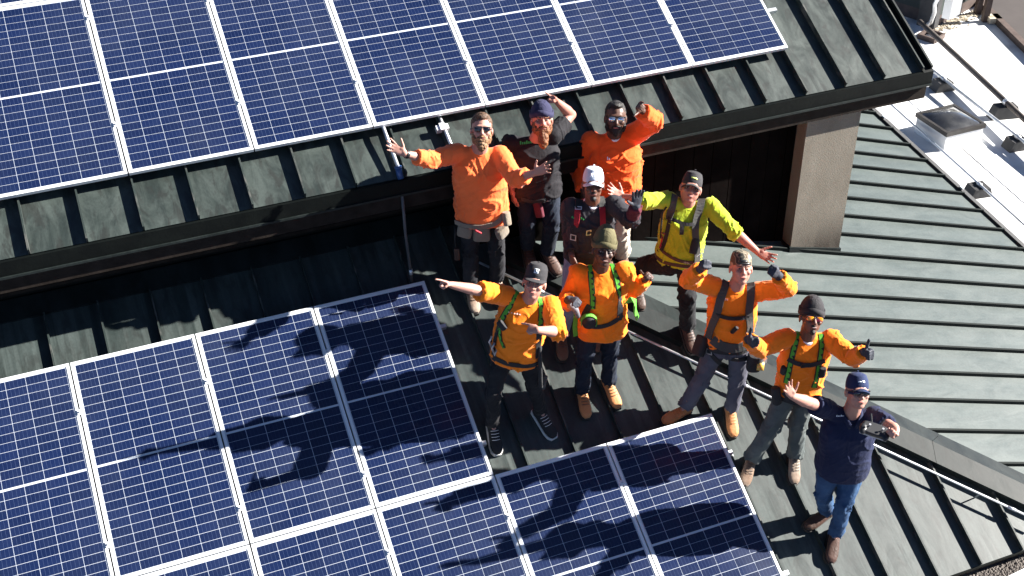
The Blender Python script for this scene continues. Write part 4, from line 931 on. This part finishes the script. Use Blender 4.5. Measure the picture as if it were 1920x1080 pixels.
def decal(c, pix, w_, h_, m, name='chest_logo', marks=5):
    """a small printed word mark built as thin raised strokes on the shirt"""
    p, n_ = c['surf']([pix, (pix[0] + 3, pix[1])])
    if not p: return
    q, n__ = p[0], nrm(n_[0]); x_ = nrm(c['lat'] - n__ * np.dot(c['lat'], n__)); u_ = np.cross(n__, x_); u_ = u_ * (1 if u_[2] > 0 else -1); mb = MB()
    for i in range(marks):
        xx = (i - (marks - 1) / 2) * w_ / marks; h_i = h_ * (.95 if i % 3 == 0 else .62)
        o_ = q + x_ * xx + n__ * .03; h2, n2, _, _ = c['sbvh'].ray_cast(Vector(o_), Vector(-n__))
        if h2 is None: continue
        h2 = np.array(h2); mb.add(*cbox(h2 + n__ * .002 + u_ * (h_i - h_ * .62) / 2, x_, u_, n__, w_ / marks * .62, h_i, .002))
    mb.build(name, m, c['root'])
def dangling(c, pts, r, m, name): mb = MB(); mb.add(*tube(pts, r, 8)); return mb.build(name, m, c['root'], True)

# ------------------------------------------------------------------ the ten people
VW = (0, -1, .55)      # palm towards the viewer
GRN_L = newmat('green_print', (.03, .42, .10), .6)[0]; WHT_L = newmat('white_print', (.8, .85, .9), .6)[0]; YEL_L = newmat('lime_print', (.65, .75, .2), .6)[0]; PNK_L = newmat('pale_print', (.85, .55, .45), .6)[0]
# back row: bearded man in red-orange
c = person(dict(id='A', label='bearded man in sunglasses and orange long sleeves, arms spread, wearing suede tool pouches', skin=SK_L, seed=1, girth=1.2, shirt=C_PCH, trousers=T_CHAR, sleeve=dict(R=1.55, L=1.55),
    footR=(884, 543, 890, 582), footL=(934, 532, 938, 568), hips=(903, 386), neck=(898, 280), shR=(859, 287), shL=(936, 291), elR=(806, 301, 1), wrR=(759, 288, 1), elL=(966, 336, 1), wrL=(1003, 324, 1),
    knR=(882, 466), knL=(932, 462), handR=('open', (722, 268), VW), handL=('open', (1034, 311), VW), head=(903, 245), roll=4, hyaw=4, pitch=28, glasses=(M_LENS, M_PLA), beard=(H_BB, .035, 1.15), hair=(H_BRN, .012), boots=(B_WORN, M_SOLE, 'boot'),
    hem=-.2, amp=.012, belly=1.12))
strap(c, [(851, 413), (870, 421), (900, 425), (930, 418), (946, 400)], .045, M_PCH, 'tool_belt', .01, .008)
for nm, p_, s_, t_ in (('pouch', (874, 428), (.13, .06, .11), -8), ('pouch', (903, 432), (.15, .075, .14), 0), ('pouch', (934, 428), (.13, .07, .14), 12), ('pouch', (944, 408), (.07, .06, .12), 10)): blob(c, nm, p_, s_, M_PCH, t_, .045)
blob(c, 'red_tool', (896, 423), (.018, .02, .07), K_RED, 50, .07)
q = c['wr']['R']; d_ = nrm(q - c['el']['R']); small_r = [q - d_ * .02 + (perp(d_)[0] * math.cos(a) + perp(d_)[1] * math.sin(a)) * .031 for a in np.linspace(0, 2 * math.pi, 20, endpoint=False)]
mesh_obj('watch_band', *ribbon(small_r, [nrm(p - q + d_ * .02) for p in small_r], .02, .005, True, 0), M_PLA, c['root'])
q = c['P']((856, 470), .02); dangling(c, [q + A(0, 0, .24), q + A(-.01, 0, .1), q], .009, K_BLK, 'lanyard'); blob(c, 'rope_bag', (857, 470), (.05, .04, .12), B_DK, 0, .05)
# man in black tee and navy beanie
c = person(dict(id='B', label='man with long ginger beard, navy beanie and black T-shirt, one arm over his head', skin=SK_R, seed=2, girth=1.08, shirt=C_BLK, trousers=T_JEAN, sleeve=dict(R=.75, L=.62),
    footR=(994, 478, 996, 504), footL=(1034, 484, 1044, 511), hips=(1008, 350), neck=(1003, 261), shR=(959, 270), shL=(1037, 254), elR=(950, 318, -1), wrR=(962, 362, 1), elL=(1071, 215, -1), wrL=(1044, 190, 1),
    knR=(988, 418), knL=(1034, 420), handR=('relaxed', (0, 0, -1), (1, 0, 0)), handL=('point', (1027, 171), (-.3, -.2, -1)), head=(1016, 226), roll=2, hyaw=5, pitch=24, brow=H_GNG, beard=(H_GNG, .10, 1.25), hat=('beanie', M_NVB, None), tall=.035, boots=(B_DK, M_SOLE, 'boot'),
    hem=-.2, amp=.011, ds=.0, dh=.1, arm=1.08, liftR=.09, liftL=.09))
decal(c, (988, 268), .125, .032, GRN_L, 'chest_logo', 7)
blob(c, 'work_glove', (1016, 385), (.09, .05, .19), C_MAR, 10, .05); strap(c, [(978, 372), (1000, 378), (1030, 374)], .04, K_BLK, 'belt')
q = c['P']((1024, 372), .22); dangling(c, [q + A(-.07, 0, .04), q + A(-.03, -.02, -.01), q + A(.03, -.02, -.02), q + A(.06, 0, .1)], .008, M_BUCK, 'carabiner')
# big man in red-orange, arm raised
c = person(dict(id='C', label='heavy man with mirrored glasses and short black hair in orange, hand raised by his head', skin=SK_M, seed=3, girth=1.28, shirt=C_RED, collar=M_WHT, trousers=T_KHA, sleeve=dict(R=1.9, L=1.85),
    footR=(1139, 480, 1140, 512), footL=(1170, 484, 1173, 515), hips=(1149, 352), neck=(1152, 253), shR=(1108, 266), shL=(1188, 252), elR=(1086, 312, -1), wrR=(1094, 358, 1), elL=(1226, 228, 1), wrL=(1202, 206, 1),
    knR=(1132, 418), knL=(1163, 432), handR=('relaxed', (0, 0, -1), (1, 0, 0)), handL=('shaka', (1190, 187), VW), head=(1154, 222), roll=2, hyaw=0, pitch=18, glasses=(M_MIR, M_PLA), face=1.12, hs=1.06, beard=(H_BLK, .004, .85), hair=(H_BLK, .004), boots=(B_BRN, M_SOLE, 'boot'),
    hem=-.42, amp=.016, loose=.03, dh=.06, ds=.03, legw=1.1, sl=1.25))
decal(c, (1141, 298), .03, .03, WHT_L, 'chest_logo', 2)
# man in white cap with red harness
c = person(dict(id='D', label='man in white cap and charcoal shirt with red and black harness, gloved hand raised', skin=SK_B, darklips=1, seed=4, girth=1.0, shirt=C_GREY, collar=M_WHT, trousers=T_LJ, sleeve=dict(R=1.9, L=1.35), forearm_mat=(C_MAR, 'L'),
    footR=(1054, 640, 1054, 670), footL=(1112, 622, 1116, 655), hips=(1100, 474), neck=(1112, 379), shR=(1079, 388), shL=(1143, 384), elR=(1068, 432, -1), wrR=(1072, 478, 1), elL=(1182, 413, 1), wrL=(1193, 386, 1),
    knR=(1068, 562), knL=(1112, 560), handR=('relaxed', (0, -.2, -1), (1, 0, 0)), handL=('open', (1196, 354), VW), head=(1112, 347), roll=3, hyaw=0, pitch=20, brow=H_BLK, beard=(H_BLK, -.015, .7), hat=('cap', M_WCAP, (WHT_L, [(-.022, .085, .022, .03)])), boots=(B_BRN, M_SOLE, 'boot'), glove=dict(L=M_GLV),
    hem=-.05, amp=.011))
for a, b_ in (([(1083, 372), (1083, 392), (1082, 425)], None), ([(1126, 372), (1129, 392), (1130, 425)], None)):
    strap(c, a, .048, K_RED, 'red_strap', .008)
strap(c, [(1084, 362), (1083, 376), (1083, 390)], .056, K_BLK, 'shoulder_pad', .014); strap(c, [(1124, 366), (1128, 378), (1130, 388)], .056, K_GRY, 'shoulder_pad', .014)
strap(c, [(1075, 428), (1090, 430), (1110, 433), (1130, 430), (1142, 427)], .045, K_BLK, 'chest_strap', .010); strap(c, [(1078, 428), (1078, 450), (1082, 476)], .045, K_BLK); strap(c, [(1132, 428), (1134, 450), (1132, 474)], .045, K_BLK)
ringstrap(c, c['T0'](.04), c['up'], .06, K_BLK, 'work_belt'); backstraps(c, K_RED); buckle(c, (1103, 434), .035, .05); buckle(c, (1076, 444), .045, .045); decal(c, (1075, 408), .04, .02, GRN_L, 'chest_logo', 2); decal(c, (1092, 411), .04, .02, GRN_L, 'chest_logo', 2)
buckle(c, (1084, 390), .05, .02)
# man in lime shirt
c = person(dict(id='E', label='smiling man in a black cap and lime yellow shirt with black harness, arms spread wide', skin=SK_R, seed=5, girth=1.1, shirt=C_LIME, trousers=T_BLK, sleeve=dict(R=1.3, L=1.25),
    footR=(1194, 543, 1200, 576), footL=(1292, 622, 1298, 657), hips=(1272, 480), neck=(1290, 383), shR=(1258, 376), shL=(1328, 386), elR=(1210, 377, 1), wrR=(1168, 369, -1), elL=(1374, 432, 1), wrL=(1420, 472, 1),
    knR=(1205, 497), knL=(1288, 552), handR=('open', (1136, 352), (.1, -1, .9)), handL=('open', (1454, 490), VW), head=(1295, 354), roll=12, hyaw=-5, pitch=29, smile=1, brow=H_BRN, hat=('cap', M_BCAP, (YEL_L, [(.0, .085, .05, .012), (.018, .082, .02, .012)])), boots=(B_DK, M_SOLE, 'boot'),
    hem=-.08, amp=.010, loose=.012, belly=1.1, face=1.1, dh=.1, ds=.06, legw=1.05, arm=1.05, hiplat=(0, .25, 0), liftL=.09, liftR=.06))
strap(c, [(1268, 352), (1262, 372), (1258, 395), (1256, 412)], .062, K_GRY, 'shoulder_strap', .012, .008); strap(c, [(1318, 366), (1314, 386), (1303, 412), (1302, 440), (1306, 470), (1305, 492)], .062, K_GRY, 'shoulder_strap', .012, .008)
strap(c, [(1254, 408), (1270, 416), (1286, 422), (1302, 420)], .03, K_BLK, 'chest_strap', .016); strap(c, [(1278, 420), (1277, 440)], .035, K_BLK, 'loose_strap', .02)
strap(c, [(1257, 408), (1252, 430), (1247, 455), (1240, 470)], .035, K_BLK); strap(c, [(1243, 470), (1262, 484), (1285, 492), (1305, 492)], .028, B_DK, 'leather_belt', .008)
ringstrap(c, c['T0'](-.0), c['up'], .03, B_DK, 'belt'); backstraps(c, K_GRY, .055); blob(c, 'lanyard_pack', (1298, 462), (.07, .05, .13), K_BLK, -10, .04); buckle(c, (1310, 480), .06, .07, M_BUCK, 20); decal(c, (1264, 395), .05, .012, K_BLK, 'chest_logo', 4)
q = c['P']((1237, 465), .2); dangling(c, [q, q + A(.02, 0, .1), q + A(.0, 0, .16), q + A(.06, 0, .12)], .008, K_RED, 'pink_clip'); dangling(c, [q + A(0, 0, .1), q + A(0, 0, .35), q + A(.04, .0, .4)], .008, K_BLK, 'lanyard')
# pointing man
c = person(dict(id='F', label='man in flat-brimmed black cap and orange shirt pointing left, wearing black canvas shoes', skin=SK_L, seed=6, girth=1.05, shirt=C_OR, trousers=T_BLK, sleeve=dict(R=.98, L=1.08),
    footR=(926, 806, 931, 845), footL=(1018, 782, 1034, 815), hips=(966, 660), neck=(990, 560), shR=(954, 556), shL=(1028, 572), elR=(898, 545, 1), wrR=(846, 534, 1), elL=(1046, 622, 1), wrL=(1008, 619, 1),
    knR=(925, 738), knL=(1002, 722), handR=('point', (812, 520), (0, -.5, -1)), handL=('point', (972, 611), (0, .6, -.8)), head=(1002, 531), roll=10, hyaw=-6, pitch=27, smile=0, brow=H_DRK, hair=(H_DRK, -.006), hat=('flat', M_BCAP, ([WHT_L, K_BLK, WHT_L], [(.0, .098, .036, .036), (0, .1, .024, .022), (0, .098, .012, .012)])), boots=(B_BLK, M_SOLW, 'shoe'), lacem=M_LACE,
    hem=-.12, amp=.013, legw=.86, cuff=.96, hsgL=-1, arm=1.02))
gstrap(c, [(971, 542), (962, 562), (950, 583), (938, 604), (935, 618)]); gstrap(c, [(1012, 560), (1016, 578), (1014, 600), (1012, 618)]); gstrap(c, [(938, 612), (938, 635), (946, 652)], .03)
blob(c, 'strap_adjuster', (944, 607), (.09, .04, .05), K_BLK, -35, .03); strap(c, [(936, 612), (928, 640), (926, 675)], .04, K_BLK); strap(c, [(1012, 618), (1010, 640), (1006, 670)], .045, K_BLK); backstraps(c, K_GRN)
ringstrap(c, c['T0'](.0), c['up'], .04, K_BLK, 'work_belt')
q = c['P']((1012, 668), .14); dangling(c, [q + A(0, 0, .1), q, q - A(-.01, 0, .32)], .018, K_BLK, 'hanging_lanyard'); q2 = c['P']((1017, 740), .13); blob(c, 'lanyard_tag', (1010, 712), (.04, .03, .12), K_GRY, 0, .06)
for k in range(3):
    q = c['P']((922 + k * 5, 640 + k * 12), .12); dangling(c, [q + A(0, 0, .05), q + A(-.02, 0, 0), q + A(.0, 0, -.07)], .009, M_BUCK, 'carabiner')
decal(c, (965, 588), .10, .014, PNK_L, 'chest_logo', 5)
# olive beanie
c = person(dict(id='G', label='smiling man in olive beanie and orange shirt with green harness and tan boots', skin=SK_D, darklips=1, smile=1, seed=7, girth=1.12, shirt=C_OR, trousers=T_JEAN, sleeve=dict(R=1.8, L=1.85), brow=H_BLK,
    footR=(1094, 742, 1098, 778), footL=(1144, 724, 1155, 760), hips=(1127, 594), neck=(1126, 503), shR=(1086, 512), shL=(1170, 508), elR=(1064, 566, -1), wrR=(1066, 562, 1), elL=(1186, 545, -1), wrL=(1212, 522, 1),
    knR=(1096, 672), knL=(1143, 660), handR=('fist', (.35, -.9, .25), (.5, 0, -1)), handL=('half', (1228, 508), (-.6, -.8, .3)), head=(1132, 470), roll=10, hyaw=6, pitch=20, hat=('beanie', M_OLB, None), tall=.075, boots=(B_TAN, M_SOLE, 'boot'), glove=dict(R=M_GLV),
    hem=-.3, amp=.012, legw=.98))
gstrap(c, [(1105, 482), (1107, 505), (1109, 530), (1112, 560), (1111, 578)]); gstrap(c, [(1143, 486), (1152, 508), (1158, 530), (1161, 558)]); backstraps(c, K_GRN)
strap(c, [(1106, 572), (1096, 588), (1092, 604)], .05, K_BLK); strap(c, [(1161, 555), (1163, 580), (1160, 600)], .05, K_BLK); strap(c, [(1092, 603), (1110, 612), (1128, 612), (1150, 604), (1166, 590)], .04, K_BLK, 'waist_strap', .008)
# lanyard reel in hi-vis with black core
p_, n_ = c['surf']([(1106, 594), (1110, 594)]); q = p_[0] + n_[0] * .07; n__ = nrm(n_[0] + A(.2, 0, 0)); a_, b_ = perp(n__)
mb = MB(); mb.add(*tube([q - n__ * .03, q + n__ * .03], .055, 20)); mb.build('reel', K_BLK, c['root'], True)
rg = [q + (a_ * math.cos(t) + b_ * math.sin(t)) * .062 for t in np.linspace(-.6, 3.6, 16)]; mesh_obj('green_webbing', *ribbon(rg, [nrm(x - q) for x in rg], .05, .006, False, 0), K_GRN, c['root'])
q = c['P']((1172, 570), .12); rg = [q + A(0, 0, .0), q + A(.035, -.02, .05), q + A(.075, -.02, .02), q + A(.085, -.01, -.09), q + A(.12, .0, -.18)]; mesh_obj('hanging_lanyard', *ribbon(rg, [nrm(A(.6, -.8, .3))] * 5, .05, .008, False, 0), K_GRN, c['root'])
q = c['P']((1080, 590), .1); rg = [q + A(0, 0, .05), q, q - A(.01, 0, .12), q - A(.0, 0, .22)]; mesh_obj('side_strap', *ribbon(rg, [nrm(A(0, -1, .3))] * 4, .04, .006, False, 0), K_GRN, c['root'])
q = c['P']((1067, 575), .3); rg = [q + A(.0, 0, .02), q + A(.05, -.02, -.03), q + A(.08, 0, -.12)]; mb = MB(); mb.add(*tube(rg, [.03, .026, .02], 8)); mb.build('spare_glove', M_GLG, c['root'], True)
# backwards camo cap
c = person(dict(id='H', label='man in backwards camo cap, orange shirt and black harness, both fists at head height', skin=SK_L, seed=8, girth=1.0, shirt=C_OR, trousers=T_GREY, sleeve=dict(R=1.9, L=1.85), brow=H_BRN,
    footR=(1284, 768, 1248, 790), footL=(1372, 776, 1373, 813), hips=(1366, 641), neck=(1378, 537), shR=(1339, 537), shL=(1420, 547), elR=(1291, 523, 1), wrR=(1315, 503, 1), elL=(1478, 541, 1), wrL=(1458, 515, 1),
    knR=(1318, 706), knL=(1384, 708), handR=('fist', (1338, 497), (0, 1, -.2)), handL=('fist', (1443, 504), (0, 1, -.2)), head=(1389, 504), roll=4, hyaw=2, pitch=28, hat=('back', M_CAMO, None), boots=(B_TAN, M_SOLE, 'boot'), glove=dict(R=M_GLV, L=M_GLV),
    hem=-.0, amp=.012, legw=1.0, lacem=B_TAN))
strap(c, [(1364, 520), (1356, 540), (1350, 565), (1345, 590), (1336, 612), (1330, 634)], .065, K_GRY, 'shoulder_strap', .012, .010); strap(c, [(1410, 528), (1407, 550), (1403, 580), (1404, 605), (1404, 628)], .065, K_GRY, 'shoulder_strap', .012, .010)
strap(c, [(1345, 587), (1362, 594), (1380, 596), (1402, 592)], .035, K_BLK, 'chest_strap', .018); blob(c, 'strap_adjuster', (1376, 614), (.035, .03, .085), K_BLK, -22, .025)
strap(c, [(1338, 636), (1352, 648), (1372, 653), (1395, 648), (1408, 640)], .085, K_GRY, 'work_belt', .006, .012); ringstrap(c, c['T0'](.02), c['up'], .055, K_BLK, 'belt'); backstraps(c, K_GRY, .055)
strap(c, [(1331, 655), (1336, 668), (1350, 680), (1358, 684)], .04, K_BLK, 'leg_strap', .01); strap(c, [(1372, 672), (1390, 674), (1404, 668)], .04, K_BLK, 'leg_strap', .01); buckle(c, (1331, 658), .05, .045, M_BUCK, 10)
blob(c, 'tool_pouch', (1412, 672), (.12, .10, .16), K_BLK, 0, .05); q = c['P']((1423, 684), .16)
mb = MB(); mb.add(*tube([q - A(.02, 0, .0), q + A(.03, -.03, .0)], .04, 16)); mb.build('tape_measure', newmat('yellow_plastic', (.6, .4, .08), .4)[0], c['root'], True); mb = MB(); mb.add(*cbox(q + A(.03, 0, .03), (1, .2, .4), (0, 1, 0), (0, 0, 1), .07, .05, .04)); mb.build('metal_clip', M_BUCK, c['root'])
blob(c, 'tool_pouch', (1322, 650), (.12, .08, .17), K_BLK, -25, .06); decal(c, (1362, 562), .03, .02, PNK_L, 'chest_logo', 2)
# black beanie, amber glasses
c = person(dict(id='I', label='man in black beanie and amber sunglasses with green harness, both thumbs up', skin=SK_B, darklips=1, smile=1, seed=9, girth=.99, shirt=C_OR, collar=M_WHT, trousers=T_OLV, sleeve=dict(R=1.9, L=1.9),
    footR=(1408, 868, 1395, 905), footL=(1491, 860, 1487, 901), hips=(1497, 726), neck=(1514, 631), shR=(1480, 634), shL=(1552, 636), elR=(1424, 654, 1), wrR=(1403, 636, 1), elL=(1598, 672, 1), wrL=(1622, 659, 1),
    knR=(1447, 800), knL=(1496, 792), handR=('thumbup', (-.1, -.9, .2), (1, 0, .1)), handL=('thumbup', (.1, -.9, .25), (-1, 0, .1)), head=(1521, 597), roll=8, hyaw=2, pitch=29, glasses=(M_ORL, M_PLA), beard=(H_BLK, -.012, .5), hat=('beanie', M_BKB, None), tall=.05, boots=(B_WORN, M_SOLE, 'boot'), glove=dict(R=M_GLV, L=M_GLV),
    hem=-.1, amp=.012, legw=1.0))
gstrap(c, [(1498, 618), (1492, 640), (1486, 665), (1480, 695), (1474, 718)]); gstrap(c, [(1538, 622), (1541, 645), (1537, 668), (1533, 700), (1526, 726)]); backstraps(c, K_GRN)
strap(c, [(1478, 672), (1495, 682), (1515, 685), (1534, 680), (1544, 676)], .036, K_BLK, 'chest_strap', .014); buckle(c, (1506, 684), .04, .03, M_PLA); blob(c, 'strap_adjuster', (1472, 692), (.05, .04, .08), K_BLK, 0, .02); blob(c, 'strap_adjuster', (1540, 695), (.06, .04, .1), K_BLK, 0, .02)
ringstrap(c, c['T0'](-.06), c['up'], .04, K_BLK, 'work_belt'); strap(c, [(1470, 735), (1485, 752), (1500, 762)], .045, K_BLK, 'leg_strap', .008); strap(c, [(1512, 752), (1528, 756), (1540, 748)], .045, K_BLK, 'leg_strap', .008)
blob(c, 'tool_pouch', (1462, 738), (.07, .07, .16), K_BLK, 20, .04)
# navy polo, drone controller
c = person(dict(id='J', label='man in navy cap, navy polo and blue jeans holding a drone controller', skin=SK_L, seed=10, girth=1.16, shirt=C_NAVY, polo=1, trousers=T_BLUE, sleeve=dict(R=.72, L=.75), brow=H_GRY,
    footR=(1551, 962, 1515, 987), footL=(1566, 1008, 1556, 1048), hips=(1580, 866), neck=(1595, 775), shR=(1553, 768), shL=(1638, 780), elR=(1517, 755, 1), wrR=(1485, 743, 1), elL=(1672, 802, 1), wrL=(1680, 806, 1),
    knR=(1543, 925), knL=(1584, 944), handR=('open', (1472, 717), VW), handL=('grip', (-.9, -.35, -.1), (-.3, -.3, 1)), head=(1607, 735), roll=5, hyaw=4, pitch=29, glasses=(M_LENS, M_PLA), hat=('cap', M_NCAP, (WHT_L, [(.0, .085, .055, .010), (.012, .088, .02, .014)])), brimmat=M_NCAP, boots=(B_DK, M_SOLE, 'boot'), lace=0,
    hem=-.16, amp=.006, belly=1.15, arm=1.1, face=1.14, loose=.02, cuff=.97))
decal(c, (1576, 780), .075, .014, WHT_L, 'chest_logo', 6); decal(c, (1591, 776), .02, .026, WHT_L, 'collar_badge', 2)
# controller
hc2 = c['wr']['L']; q = CP + ray(1640, 806) * (np.linalg.norm(hc2 - CP) - .06); xx = nrm((hc2 + A(-.03, -.05, -.02)) - q); zz = nrm(A(0, -.35, 1) - xx * np.dot(A(0, -.35, 1), xx)); yy = np.cross(zz, xx)
t = thing('drone_controller', q, "black and grey drone remote controller held in the navy polo man's left hand", 'controller')
co, nn, fs = remesh([loft([(q + zz * z, xx * .10 * k, yy * .055 * k) for z, k in ((-.018, .9), (-.01, 1), (.01, 1), (.018, .9))], 24, 4), ellip(q + xx * .085 - yy * .02, xx * .03, yy * .05, zz * .024), ellip(q - xx * .085 - yy * .02, xx * .03, yy * .05, zz * .024)], .004, 1)
mesh_obj('controller_body', co, fs, M_PLA, t, True); mesh_obj('grey_base', *cbox(q - zz * .022 + yy * -.01, xx, yy, zz, .20, .085, .012), K_GRY if False else newmat('grey_plastic', (.35, .37, .4), .4)[0], t)
for s in (-1, 1):
    mb = MB(); mb.add(*tube([q + xx * s * .05 + zz * .018, q + xx * s * .05 + zz * .045], .005, 8)); mb.add(*tube([q + xx * s * .05 + zz * .043, q + xx * s * .05 + zz * .05], .009, 8)); mb.build('control_stick', M_BUCK, t)
    mb = MB(); mb.add(*tube([q + xx * s * .03 + yy * .05, q + xx * s * .055 + yy * .11 + zz * .03], .007, 8)); mb.build('antenna', M_PLA, t)
